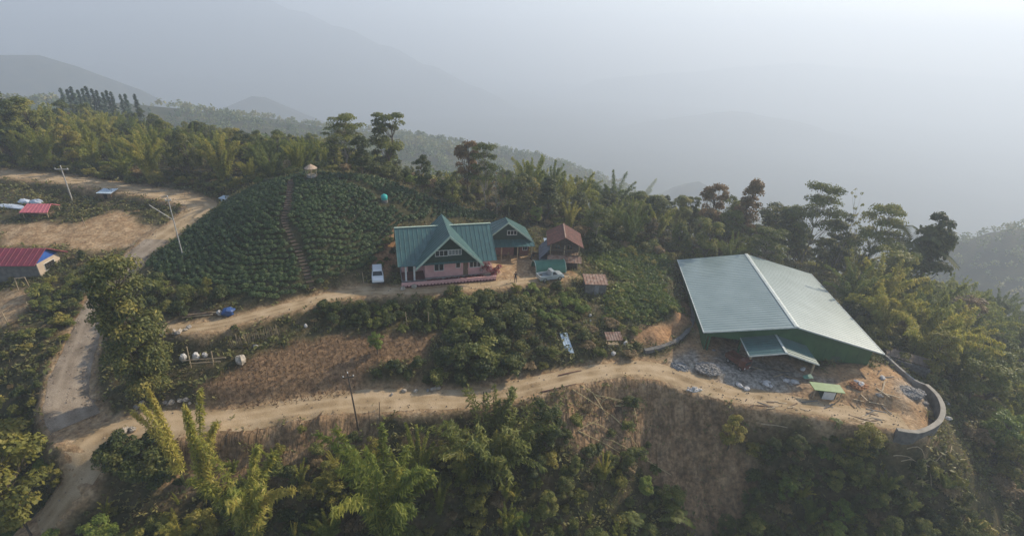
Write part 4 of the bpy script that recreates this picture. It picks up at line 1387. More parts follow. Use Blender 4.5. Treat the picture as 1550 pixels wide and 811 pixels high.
def gravel():
    """loose stones along the road edges and over the building site"""
    g = np.random.default_rng(77)
    lv = Leaves()
    P = []
    for nm, pl in ROADS.items():
        k = {'main_road': 800, 'side_road': 2600, 'upper_road': 250}[nm]
        i = g.integers(0, len(pl) - 1, k)
        t = pl[i + 1][:, :2] - pl[i][:, :2]; t /= np.linalg.norm(t, axis=1)[:, None] + 1e-9
        w = pl[i][:, 3] / 2
        off = np.where(g.uniform(size=k) < .7, (w + g.normal(size=k) * .45) * g.choice([-1, 1], k), g.uniform(-1, 1, k) * w)
        P.append(pl[i][:, :2] + np.stack([-t[:, 1], t[:, 0]], 1) * off[:, None] + t * g.uniform(0, .8, (k, 1)))
    pg = AREAS['plateau']; q = np.array(pg); q = g.uniform(q.min(0), q.max(0), (1500, 2))
    P.append(q[in_poly(q[:, 0], q[:, 1], pg)])
    P = np.concatenate(P)
    m = len(P)
    s = .04 + .11 * g.uniform(0, 1, m) ** 3
    for k in range(3):
        a = g.uniform(0, 6.283, m)
        d = np.stack([np.cos(a), np.sin(a), g.normal(size=m) * .3], 1)
        p = np.stack([P[:, 0], P[:, 1], H(P[:, 0], P[:, 1]) + .05 + s * .35], 1) + d * (s * .25)[:, None]
        lv.add(p, np.stack([-d[:, 1], d[:, 0], g.normal(size=m) * .4], 1), d + [0, 0, .7], s * 1.5, s * 1.3, .5 + g.normal(size=m) * .25)
    tag(link_mesh('road_gravel', lv.mesh('road_gravel', mat_leaf('stone_chip', [(.10, .08, .06), (.16, .13, .10), (.21, .18, .14)], 0.0, .95, 0, 1.9))), 'loose stones along the road edges and over the plateau', 'gravel', None, 'stuff')


gravel()


def stubble():
    g = np.random.default_rng(71)
    lv = Leaves()
    n = 0
    a = math.radians(-62)
    ex, ey = np.array([math.cos(a), math.sin(a)]), np.array([-math.sin(a), math.cos(a)])
    poly = AREAS['cropfield']
    P = np.array(poly); c0 = P.mean(0)
    pts = []
    for i in np.arange(-28, 28, .62):
        for j in np.arange(-28, 28, .27):
            q = c0 + ey * (i + g.normal() * .06) + ex * (j + g.normal() * .08)
            pts.append(q)
    pts = np.array(pts)
    pts = pts[in_poly(pts[:, 0], pts[:, 1], poly)]
    pts = pts[g.uniform(size=len(pts)) < .88]
    z = H(pts[:, 0], pts[:, 1])
    b = np.stack([pts[:, 0], pts[:, 1], z], 1)
    m = len(b)
    for k in range(4):
        d = np.array([0, 0, 1.]) * (1.0 if k == 0 else .45) + g.normal(size=(m, 3)) * (.16 if k == 0 else .55)
        L = (.62 if k == 0 else .4) * g.uniform(.6, 1.2, m)
        lv.add(b + d * L[:, None] * .45, d, g.normal(size=(m, 3)) + [0, -.6, .3], L, .05 if k == 0 else .1, .45 + g.normal(size=m) * .2 + .5 * fbm(pts[:, 0] / 4, pts[:, 1] / 4))
    tag(link_mesh('crop_stubble', lv.mesh('crop_stubble', mat_leaf('maize_stalk', [(.10, .062, .034), (.19, .12, .066), (.30, .20, .115)], .25, objvar=0, gain=1))), 'dry maize stalks standing in rows in the brown field', 'crop', None, 'stuff')


stubble()


# ------------------------------------------------------------------ tea
def tea_mesh(seed, m, r=.455, hh=.58, flat=1.0):
    g = np.random.default_rng(seed)
    d = unit(g.normal(size=(m, 3))); d[:, 2] = np.abs(d[:, 2]) * 1.05 - .12
    q = .85 + .2 * g.uniform(size=(m, 1))
    p = d * q * np.array([r, r, hh * .6]) + [0, 0, hh * .38]
    return p, unit(d + g.normal(size=(m, 3)) * .35 + [0, 0, .25]), g


def tea():
    V3 = []
    for s in range(3):
        lv = Leaves()
        p, n, g = tea_mesh(400 + s, 170)
        lv.add(p, unit(np.cross(n, g.normal(size=p.shape)) + [0, 0, .2]), n, .17, .105, .5 + g.normal(size=len(p)) * .16)
        mb = MB().blob((0, 0, .3), (.34, .34, .27), 40 + s, .12, 7, 5)
        V3.append((lv.mesh('foliage', LEAF_TEA), mb))
    stem_m = []
    for me, mb in V3:
        s = bpy.data.meshes.new('stem')
        t = MB()
        for a in range(5):
            t.tube([(0, 0, -.15), (.22 * math.cos(a * 1.26), .22 * math.sin(a * 1.26), .42)], [.03, .012], 4, cap=False)
        s.from_pydata(t.v, [], t.f); s.materials.append(BARK)
        stem_m.append(s)
    # bushes follow the contour: rings round the summit
    top = site(470, 268, 10)[:2]
    poly = AREAS['teahill']
    g = np.random.default_rng(88)
    pts = []
    stair, _ = None, None
    st = smooth_poly([tuple(site(*p)[:2]) for p in STAIR])
    tr2 = smooth_poly([tuple(site(*p)[:2]) for p in TRACK2])
    rad = 1.6
    while rad < 62:
        stp = .7
        k = int(2 * math.pi * rad / stp)
        ph = g.uniform(0, 6.28)
        for i in range(k):
            a = ph + 2 * math.pi * i / k
            wob = 1 + .05 * math.sin(3 * a) + .03 * math.sin(7 * a + rad * .1)
            pts.append(top + np.array([math.cos(a), math.sin(a)]) * rad * wob + g.normal(size=2) * .09)
        rad += .77
    pts = np.array(pts)
    pts = pts[in_poly(pts[:, 0], pts[:, 1], poly) | in_poly(pts[:, 0], pts[:, 1], area((470,262,10.1),(560,273,9.6),(655,300,6.6),(560,266,9.4)))]
    d1, _ = seg_dist(pts[:, 0], pts[:, 1], st)
    d2, _ = seg_dist(pts[:, 0], pts[:, 1], tr2)
    dt = np.hypot(pts[:, 0] - TANK_AT[0], pts[:, 1] - TANK_AT[1])
    dg = np.hypot(pts[:, 0] - GAZ_AT[0], pts[:, 1] - GAZ_AT[1])
    pts = pts[(d1 > .75) & (d2 > .7) & (dt > 1.5) & (dg > 1.5) & (g.uniform(size=len(pts)) > .025)]
    z = H(pts[:, 0], pts[:, 1])
    dist = np.sqrt(pts[:, 0] ** 2 + pts[:, 1] ** 2 + (z - CAMZ) ** 2)
    od = np.argsort(dist)
    print('tea bushes', len(od))
    for k, i in enumerate(od[:300]):
        r = empty('tea_bush', (pts[i][0], pts[i][1], z[i] - .02), g.uniform(0, 6.28), 'dark rounded tea bush in the rows at the near foot of the dome hill', 'tea bush', 'tea bushes along the near foot of the hill', scale=g.uniform(.75, 1.2))
        link_mesh('foliage', V3[k % 3][0], r); link_mesh('stem', stem_m[k % 3], r)
    lv = Leaves()
    for i in od[300:]:
        p, n, gg = tea_mesh(1000 + int(i), 64)
        s = g.uniform(.75, 1.2)
        a = unit(np.cross(n, gg.normal(size=p.shape)) + [0, 0, .2])
        lv.add(p * s + [pts[i][0], pts[i][1], z[i] - .02], a, n, .29, .18, .5 + g.normal() * .14 + .5 * fbm(np.array([pts[i][0] / 6]), np.array([pts[i][1] / 6]))[0] + gg.normal(size=len(p)) * .12)
    tag(link_mesh('tea_rows', lv.mesh('tea_rows', LEAF_TEA)), 'rows of dark tea bushes curving over the dome hill', 'tea bushes', None, 'stuff')


STAIR = [(440,268,9.9),(438,290,9),(434,315,7.7),(431,335,6.4),(440,355,5.3),(452,380,3.8),(462,405,2.4),(472,432,1.1)]
TRACK2 = [(520,271,9.8),(558,283,9),(585,300,7.7),(600,312,6.6),(618,326,5.2)]
TANK_AT = ground_at(582, 304)
GAZ_AT = ground_at(472, 268)
tea()
# ------------------------------------------------------------------ building materials
GREENROOF = mat_simple('green_sheet', (.05, .135, .125), (.03, .085, .08), .36, 1.1, bump=.15, bscale=3, spec=.85, w=(.3, .7))
GREENLIT = mat_simple('pale_green_trim', (.46, .55, .44), (.36, .45, .36), .6, 3)
PINK = mat_simple('pink_plaster', (.70, .40, .375), (.60, .33, .31), .85, 1.5)
DKGREEN = mat_simple('dark_green_board', (.028, .062, .045), (.02, .046, .034), .7, 2)
WHITEP = mat_simple('white_paint', (.74, .73, .70), (.6, .59, .56), .6, 3)
GLASS = mat_simple('window_glass', (.03, .04, .045), (.02, .025, .03), .12, 2, spec=.6)
CONC = mat_simple('concrete', (.36, .34, .31), (.22, .205, .19), .9, 1.4, bump=.3)
STONE = mat_simple('dark_stone', (.20, .19, .175), (.09, .085, .08), .9, 3.5, bump=.6, bscale=5)
WOOD = mat_simple('weathered_wood', (.22, .15, .095), (.11, .075, .05), .9, 4, stretch=(1, 1, .2))
PALEWOOD = mat_simple('pale_timber', (.48, .38, .25), (.32, .24, .15), .8, 4)
DARKIN = mat_simple('painted_interior_shade', (.03, .026, .022), (.018, .016, .014), .95, 2)  # flat near-black colour gives door and window panels an unlit interior's shade
RUST = mat_simple('rusty_sheet', (.19, .075, .055), (.11, .05, .038), .7, 1.3, spec=.3)
RUSTPALE = mat_simple('worn_rusty_sheet', (.36, .26, .20), (.22, .11, .07), .7, 2.2)
GREYSHEET = mat_simple('grey_sheet', (.19, .225, .265), (.125, .15, .18), .5, 1.5, spec=.4)
BLUESHEET = mat_simple('pale_blue_sheet', (.50, .60, .68), (.40, .49, .58), .45, 1.5)
WHROOF = mat_simple('grey_green_sheet', (.275, .34, .32), (.205, .265, .25), .34, .3, bump=.12, bscale=1.6, spec=.85, w=(.3, .7))
WHWALL = mat_simple('green_sheet_wall', (.042, .13, .05), (.028, .09, .036), .5, .8, spec=.4)
RIDGE = mat_simple('pale_ridge_cap', (.56, .60, .57), (.44, .48, .45), .45, 2)
MAGENTA = mat_simple('red_sheet', (.25, .045, .07), (.18, .035, .052), .5, .8)
BLUEP = mat_simple('blue_board', (.035, .12, .42), (.03, .09, .33), .6, 1)
BEIGE = mat_simple('beige_plaster', (.52, .42, .32), (.42, .33, .25), .85, 1)
GREYW = mat_simple('grey_block_wall', (.20, .185, .165), (.13, .12, .11), .9, 2)
TARPG = mat_simple('green_tarpaulin', (.075, .21, .145), (.05, .15, .105), .5, 1, bump=.4, bscale=3)
TURQ = mat_simple('turquoise_plastic', (.05, .42, .38), (.04, .36, .33), .4, 2)
THATCH = mat_simple('thatch', (.50, .38, .28), (.36, .26, .19), .95, 6, bump=.5)
SACK = mat_simple('white_sack', (.58, .56, .54), (.40, .385, .37), .85, 4, bump=.4, bscale=8)
BLUETARP = mat_simple('blue_tarpaulin', (.03, .085, .26), (.02, .06, .18), .5, 2, bump=.5, bscale=4)
LIME = mat_simple('lime_green_sheet', (.17, .28, .10), (.13, .22, .07), .5, 2)
ROCKM = mat_simple('pale_rock', (.48, .42, .34), (.30, .26, .21), .95, 3, bump=.5, bscale=6)
GREYROCK = mat_simple('grey_rubble', (.36, .335, .305), (.18, .165, .15), .95, 5, bump=.5, bscale=7)
RUBBER = mat_simple('tyre_rubber', (.02, .02, .02), None, .9)
STEEL = mat_simple('steel', (.45, .45, .45), (.35, .35, .35), .4, 4, metal=.8)
CARW = mat_simple('white_car_paint', (.74, .75, .76), (.70, .71, .72), .25, 1, spec=.5)
CARS = mat_simple('silver_car_paint', (.46, .50, .50), (.42, .46, .46), .3, 1, metal=.3, spec=.5)
ORANGE = mat_simple('rusty_red_paint', (.15, .05, .032), (.09, .038, .026), .6, 2)
POLEM = mat_simple('concrete_pole', (.50, .48, .44), (.40, .38, .35), .8, 4)
DARKPOLE = mat_simple('dark_timber_pole', (.13, .10, .075), (.08, .06, .045), .9, 4)
EARTHW = mat_simple('orange_earth', (.42, .2, .09), (.30, .14, .065), .95, 2, bump=.5)
CLOTH_D = mat_simple('dark_cloth', (.025, .027, .035), (.018, .02, .026), .9, 4)
SKIN = mat_simple('skin', (.36, .2, .13), (.32, .17, .11), .6, 3)
HAIR = mat_simple('black_hair', (.012, .01, .009), None, .6)


def rib_sheet(mb, q, t=.06, pitch=.5, rw=.09, rh=.045):
    """roof sheet with raised ribs running down the slope; q = ridge0, ridge1, eave1, eave0"""
    a, b, c, d = [Vector(p) for p in q]
    mb.slab([a, b, c, d], t)
    n = (b - a).cross(d - a).normalized()
    if n.z < 0: n = -n
    L = (b - a).length
    k = max(2, int(L / pitch))
    for i in range(k + 1):
        f = i / k
        p0, p1 = a + (b - a) * f, d + (c - d) * f
        u = (b - a).normalized() * rw / 2
        if i == 0: p0, p1 = p0 + u, p1 + u
        if i == k: p0, p1 = p0 - u, p1 - u
        mb.hexa([p0 - u + n * .001, p0 + u + n * .001, p1 + u + n * .001, p1 - u + n * .001, p0 - u * .5 + n * rh, p0 + u * .5 + n * rh, p1 + u * .5 + n * rh, p1 - u * .5 + n * rh])
    return mb


def window(parent, x0, x1, z0, z1, y, n=2, fm=WHITEP, gm=GLASS, fw=.07):
    """frame standing proud of a front wall at y, with its panes behind the bars"""
    m = MB()
    m.box(x0, x1, y - .07, y - .003, z0, z0 + fw); m.box(x0, x1, y - .07, y - .003, z1 - fw, z1)
    for i in range(n + 1):
        xx = x0 + (x1 - x0 - fw) * i / n
        m.box(xx, xx + fw, y - .066, y - .003, z0 + fw, z1 - fw)
    f = m.build('window', fm, parent)
    MB().box(x0 + fw, x1 - fw, y - .03, y - .004, z0 + fw, z1 - fw).build('pane', gm, f)
    return f


# ------------------------------------------------------------------ main house
HOUSE_RZ = math.atan2(.288, .9576)
hs = empty('green_roofed_house', (-15.5, 59.7, 0), HOUSE_RZ, 'pink house with a wide green roof and a steep front gable', 'house')
MB().box(.5, 13.5, 1.2, 9.3, -.8, .4).build('plinth', CONC, hs)
MB().box(3.8, 13.3, 1.6, 9.1, .4, 3.35).box(.7, 3.8, 4.0, 9.1, .4, 3.35).build('wall', PINK, hs)
m = MB()
rib_sheet(m, [(0, 4.75, 7), (13.9, 4.75, 7), (13.9, -.05, 3.15), (0, -.05, 3.15)], .08, .62)
rib_sheet(m, [(13.9, 4.752, 7), (0, 4.752, 7), (0, 9.6, 3.15), (13.9, 9.6, 3.15)], .08, .62)
rf = m.build('roof', GREENROOF, hs)
MB().box(-.03, 13.93, 4.6, 4.9, 6.99, 7.07).build('ridge_cap', GREENLIT, rf)
m = MB()
rib_sheet(m, [(7, -1.05, 7.6), (7, 7.1, 7.95), (2.35, 7.1, 3.3), (2.35, -1.05, 3.22)], .08, .6)
rib_sheet(m, [(7, 7.1, 7.95), (7, -1.05, 7.6), (11.65, -1.05, 3.22), (11.65, 7.1, 3.3)], .08, .6)
m.add([(2.5, 7.0, 3.3), (11.5, 7.0, 3.3), (7, 7.0, 7.85)], [(0, 1, 2)])
gr = m.build('gable_roof', GREENROOF, hs)
m = MB()
for s in (-1, 1):
    a0, a1 = Vector((7, -1.1, 7.66)), Vector((7 + s * 4.72, -1.1, 3.16))
    dn = Vector((0, 0, -.34))
    p = [a0 + dn, a1 + dn, a1 + dn + Vector((0, .07, 0)), a0 + dn + Vector((0, .07, 0)), a0, a1, a1 + Vector((0, .07, 0)), a0 + Vector((0, .07, 0))]
    m.hexa(p)
m.build('bargeboard', GREENLIT, gr)
m = MB()
m.add([(2.75, .15, 3.2), (11.25, .15, 3.2), (7, .15, 7.25), (2.75, .3, 3.2), (11.25, .3, 3.2), (7, .3, 7.25)], [(0, 1, 2), (5, 4, 3), (0, 3, 4, 1), (1, 4, 5, 2), (2, 5, 3, 0)])
m.build('gable_wall', DKGREEN, hs)
m = MB()
for x in (.55, 13.25):
    m.add([(x, .9, 3.35), (x, 8.6, 3.35), (x, 4.75, 6.7), (x + .1, .9, 3.35), (x + .1, 8.6, 3.35), (x + .1, 4.75, 6.7)], [(0, 1, 2), (5, 4, 3), (0, 3, 4, 1), (1, 4, 5, 2), (2, 5, 3, 0)])
m.build('end_wall', DKGREEN, hs)
window(hs, 5.1, 6.9, 4.25, 5.15, .15, 3)
window(hs, 6.95, 8.8, 4.3, 5.15, .15, 4, WHITEP, mat_simple('curtained_glass', (.22, .24, .24), (.15, .17, .17), .3, 4))
for x0, x1, z0, z1, n in ((5.1, 6.5, 1.35, 2.75, 2), (8.2, 8.9, 1.6, 2.6, 1), (10.2, 11.9, 1.5, 2.75, 3)):
    window(hs, x0, x1, z0, z1, 1.6, n)
dr = MB().box(9.3, 10.0, 1.54, 1.597, .42, 2.4).build('door', WOOD, hs)
MB().obox((9.9, 1.51, 1.35), (.05, .05, .14)).build('handle', STEEL, dr)
d2 = MB().box(1.6, 2.5, 3.93, 3.997, .42, 2.4).build('door', DARKIN, hs)
for x in (1.0, 2.15):
    MB().box(x, x + .24, .95, 1.19, .4, 3.42).build('column', WHITEP, hs)
MB().box(.6, 3.75, 1.22, 3.9, .4, .44).build('porch_floor', RUST, hs)

c = lambda lx, ly, z=0: (hs.matrix_basis @ Vector((lx, ly, z)))
bpy.context.view_layer.update()


def hloc(lx, ly, dz=0.0):
    a = HOUSE_RZ
    x = -15.5 + lx * math.cos(a) - ly * math.sin(a); y = 59.7 + lx * math.sin(a) + ly * math.cos(a)
    return (x, y, float(H(x, y)) + dz)


pw = empty('garden_wall', hloc(.4, -.2), HOUSE_RZ, 'low pink wall with a dark base in front of the main house', 'garden wall')
MB().box(0, 13.4, 0, .16, .16, .72).build('wall_panel', PINK, pw)
m = MB().box(0, 13.4, .02, .14, -.5, .16)
for i in range(28): m.box(.2 + i * .47, .36 + i * .47, -.07, .02, .0, .3)
m.build('base', mat_simple('dark_red_base', (.13, .05, .045), (.09, .035, .03), .9), pw)


def hedge(name, p0, p1, h, w, n, leaf, label, cat, seed):
    """clipped planting row built along its own axis"""
    g = np.random.default_rng(seed)
    p0, p1 = np.array(p0), np.array(p1)
    r = empty(name, p0, 0, label, cat)
    lv = Leaves()
    t = g.uniform(0, 1, n)
    c = (p1 - p0)[None] * t[:, None] + g.normal(size=(n, 3)) * [w * .3, w * .3, 0] + np.stack([t * 0, t * 0, g.uniform(.05, h, n)], 1)
    lv.add(c, g.normal(size=(n, 3)), g.normal(size=(n, 3)) + [0, 0, .6], .24, .16, .5 + g.normal(size=n) * .25)
    link_mesh('foliage', lv.mesh('foliage', leaf), r)
    m = MB()
    for i in range(12):
        q = (p1 - p0) * (i + .5) / 12
        m.tube([(q[0], q[1], q[2] - .1), (q[0], q[1], q[2] + h * .6)], .03, 4)
    m.build('stem', BARK, r)
    return r


FLOWER = mat_leaf('flower_red', [(.05, .07, .02), (.26, .04, .05), (.36, .08, .09), (.62, .48, .45)], .25, objvar=.1, gain=1)
RED_HEDGE = mat_leaf('red_leaf', [(.05, .035, .02), (.16, .03, .03), (.26, .05, .05)], .25, objvar=.1, gain=1)
hedge('flower_row', hloc(3.9, 1.0), hloc(12.2, 1.0), .55, .35, 700, RED_HEDGE, 'row of low dark red plants along the foot of the pink house wall', 'flower row', 5)
fb = empty('flowering_bush', hloc(13.2, .9), 0, 'bush covered in red and white flowers at the right corner of the pink house', 'bush')
g_ = np.random.default_rng(17)
lv = Leaves()
for i in range(12):
    clump_leaves(lv, g_, np.array([g_.normal() * .75, g_.normal() * .4, g_.uniform(.4, 2.0)]), (.5, .45, .4), 60, .26, .2, g_.uniform(.25, .95))
link_mesh('foliage', lv.mesh('foliage', FLOWER), fb)
MB().tube([(0, 0, -.2), (.1, 0, .8), (-.1, .1, 1.6)], [.06, .05, .02], 5).build('stem', BARK, fb)

# ------------------------------------------------------------------ annex
ARZ = math.atan2(1.8, 8.3)
an = empty('small_green_roofed_house', (-5.2, 70.9, 0), ARZ, 'smaller steep green roofed house standing right behind the main house', 'house')
MB().box(.5, 8.1, .6, 6.0, -.5, 2.75).build('wall', mat_simple('brown_pink_wall', (.26, .13, .11), (.19, .1, .08), .85), an)
m = MB()
rib_sheet(m, [(4.3, -.35, 6.05), (4.3, 2.2, 6.05), (-.05, 6.4, 2.65), (-.05, -.35, 2.65)], .08, .6)
rib_sheet(m, [(4.3, 2.2, 6.05), (4.3, -.35, 6.05), (8.65, -.35, 2.65), (8.65, 6.4, 2.65)], .08, .6)
m.slab([(4.3, 2.2, 6.05), (-.05, 6.4, 2.65), (8.65, 6.4, 2.65), (4.35, 2.2, 6.05)], .06)
ar = m.build('roof', GREENROOF, an)
m = MB()
for s in (-1, 1):
    a0, a1 = Vector((4.3, -.42, 6.12)), Vector((4.3 + s * 4.4, -.42, 2.62))
    dn = Vector((0, 0, -.26)); dy = Vector((0, .06, 0))
    m.hexa([a0 + dn, a1 + dn, a1 + dn + dy, a0 + dn + dy, a0, a1, a1 + dy, a0 + dy])
m.build('bargeboard', GREENLIT, ar)
MB().add([(.4, .3, 2.7), (8.2, .3, 2.7), (4.3, .3, 5.75), (.4, .42, 2.7), (8.2, .42, 2.7), (4.3, .42, 5.75)], [(0, 1, 2), (5, 4, 3), (0, 3, 4, 1), (1, 4, 5, 2), (2, 5, 3, 0)]).build('gable_wall', DKGREEN, an)
window(an, 4.3, 5.9, 3.75, 4.55, .3, 3)
m = MB(); rib_sheet(m, [(.1, .28, 3.0), (8.5, .28, 3.0), (8.6, -1.25, 2.35), (0, -1.25, 2.35)], .06, .6)
m.build('porch_roof', GREENROOF, an)
for x in (.6, 3.2, 5.8, 8.1):
    MB().box(x, x + .16, -1.1, -.94, -.3, 2.36).build('post', PALEWOOD, an)
MB().box(5.6, 6.5, .54, .597, 0, 2.0).build('door', DARKIN, an)
window(an, 7.0, 7.8, .9, 1.8, .6, 2)

# ------------------------------------------------------------------ brown roofed house
bx, by = 8.0, 69.5
bz = float(H(bx, by))
br = empty('brown_roofed_house', (bx, by, bz), -.02, 'two storey dark wooden house with a rusty brown roof beside the yard', 'house')
MB().box(-2.3, 2.3, .2, 5.4, -.6, 2.1).build('lower_wall', mat_simple('dark_wood_wall', (.075, .06, .05), (.045, .036, .03), .9), br)
MB().box(-2.2, 2.2, 1.3, 5.4, 2.103, 3.75).add([(-2.2, 1.3, 3.75), (2.2, 1.3, 3.75), (-.1, 1.3, 5.0), (-2.2, 1.5, 3.75), (2.2, 1.5, 3.75), (-.1, 1.5, 5.0)], [(0, 1, 2), (5, 4, 3), (0, 3, 4, 1), (1, 4, 5, 2), (2, 5, 3, 0)]).build('upper_wall', mat_simple('grey_wood_wall', (.13, .115, .10), (.08, .07, .06), .9), br)
m = MB()
rib_sheet(m, [(-.1, -.5, 5.2), (-.1, 5.9, 5.2), (-2.8, 5.9, 3.75), (-2.8, -.5, 3.75)], .06, .5)
rib_sheet(m, [(-.1, 5.9, 5.2), (-.1, -.5, 5.2), (2.8, -.5, 3.65), (2.8, 5.9, 3.65)], .06, .5)
b_r = m.build('roof', RUST, br)
MB().box(-.2, .0, -.52, 5.92, 5.19, 5.26).build('ridge_cap', RUSTPALE, b_r)
MB().box(-2.3, 2.3, .0, 1.3, 2.103, 2.2).build('balcony_floor', WOOD, br)
m = MB().box(-2.3, 2.3, .0, .06, 3.0, 3.08)
for i in range(12): m.box(-2.3 + i * .414, -2.24 + i * .414, .0, .06, 2.2, 3.0)
m.build('railing', WOOD, br)
for x in (-2.25, -.1, 2.13):
    MB().box(x, x + .12, .08, .2, -.5, 3.72).build('post', PALEWOOD, br)
for x in (-1.5, .4):
    window(br, x, x + .9, 2.6, 3.4, 1.3, 2, WOOD)
m = MB(); rib_sheet(m, [(-2.6, .0, 2.05), (2.6, .0, 2.05), (2.7, -1.3, 1.5), (-2.7, -1.3, 1.5)], .05, .5)
m.build('front_canopy', RUSTPALE, br)
m = MB(); rib_sheet(m, [(-2.32, 5.2, 2.9), (-2.32, .1, 2.9), (-3.9, .1, 1.2), (-3.9, 5.2, 1.2)], .05, .5)
m.build('lean_to_roof', GREYSHEET, br)
MB().box(-3.75, -2.33, .35, 5.1, -.5, 1.25).build('lean_to_wall', GREYSHEET, br)
MB().box(-.5, .5, .14, .197, -.2, 1.7).build('door', DARKIN, br)

ts = empty('tin_shed', (6.0, 77.2, float(H(6.0, 77.2))), .1, 'small pale tin roofed shed behind the brown roofed house', 'shed', scale=.7)
MB().box(-1.0, 1.0, -.7, .7, -.3, 1.5).build('wall', WOOD, ts)
m = MB(); rib_sheet(m, [(-1.2, .9, 1.95), (1.2, .9, 1.95), (1.2, -.95, 1.5), (-1.2, -.95, 1.5)], .05, .4)
m.build('roof', BLUESHEET, ts)
MB().box(-.3, .3, -.75, -.703, -.1, 1.2).build('door', DARKIN, ts)

# ------------------------------------------------------------------ half round shelter, pickup, white car
def tunnel():
    x0, y0, x1, y1 = 3.3, 67.6, 7.9, 68.8
    L = math.hypot(x1 - x0, y1 - y0); a = math.atan2(y1 - y0, x1 - x0)
    r = empty('green_tarp_shelter', (x0, y0, float(H(x0, y0))), a, 'half round shelter of green tarpaulin beside the silver pickup', 'shelter')
    m = MB(); R0, n = 1.4, 12
    for rr, rev in ((R0, False), (R0 - .05, True)):
        b = len(m.v)
        for i in range(9):
            for k in range(n + 1):
                th = math.pi * k / n
                sag = 1 - .025 * math.sin(math.pi * i / 2) ** 2
                m.v.append((L * i / 8, -math.cos(th) * rr * sag, math.sin(th) * rr * 1.15 * sag))
        for i in range(8):
            for k in range(n):
                f = (b + i * (n + 1) + k, b + i * (n + 1) + k + 1, b + (i + 1) * (n + 1) + k + 1, b + (i + 1) * (n + 1) + k)
                m.f.append(f[::-1] if rev else f)
    m.build('tarpaulin', TARPG, r, smooth=True)
    for xx in (.0, L):
        MB().tube([(xx, -math.cos(math.pi * k / 12) * 1.43, math.sin(math.pi * k / 12) * 1.63) for k in range(13)], .06, 5).build('end_rim', GREENLIT, r)
    for i in range(5):
        xx = L * i / 4
        MB().tube([(xx, -math.cos(math.pi * k / 10) * 1.33, math.sin(math.pi * k / 10) * 1.52) for k in range(11)], .03, 5).build('hoop', PALEWOOD, r)


tunnel()


def wheel(parent, x, y, r=.36, w=.22):
    m = MB()
    t = MB()
    n = 16
    prof = [(r * .62, -w / 2), (r * .95, -w / 2), (r, -w * .3), (r, w * .3), (r * .95, w / 2), (r * .62, w / 2)]
    for i, (rr, o) in enumerate(prof):
        for k in range(n):
            a = 2 * math.pi * k / n
            t.v.append((x + rr * math.cos(a), y + o, r + rr * math.sin(a)))
    for i in range(5):
        for k in range(n):
            t.f.append((i * n + k, i * n + (k + 1) % n, (i + 1) * n + (k + 1) % n, (i + 1) * n + k))
    wh = t.build('wheel', RUBBER, parent)
    for s in (-1, 1):
        m.add([(x + r * .64 * math.cos(2 * math.pi * k / n), y + s * w * .4, r + r * .64 * math.sin(2 * math.pi * k / n)) for k in range(n)], [tuple(range(n))])
    m.build('rim', STEEL, wh)


def loft(mb, secs):
    """closed skin through cross-sections (same point count)"""
    b = len(mb.v); n = len(secs[0])
    for s in secs: mb.v += [tuple(p) for p in s]
    for i in range(len(secs) - 1):
        for k in range(n):
            mb.f.append((b + i * n + k, b + i * n + (k + 1) % n, b + (i + 1) * n + (k + 1) % n, b + (i + 1) * n + k))
    mb.f.append(tuple(b + k for k in range(n))[::-1])
    mb.f.append(tuple(b + (len(secs) - 1) * n + k for k in range(n)))
    return mb


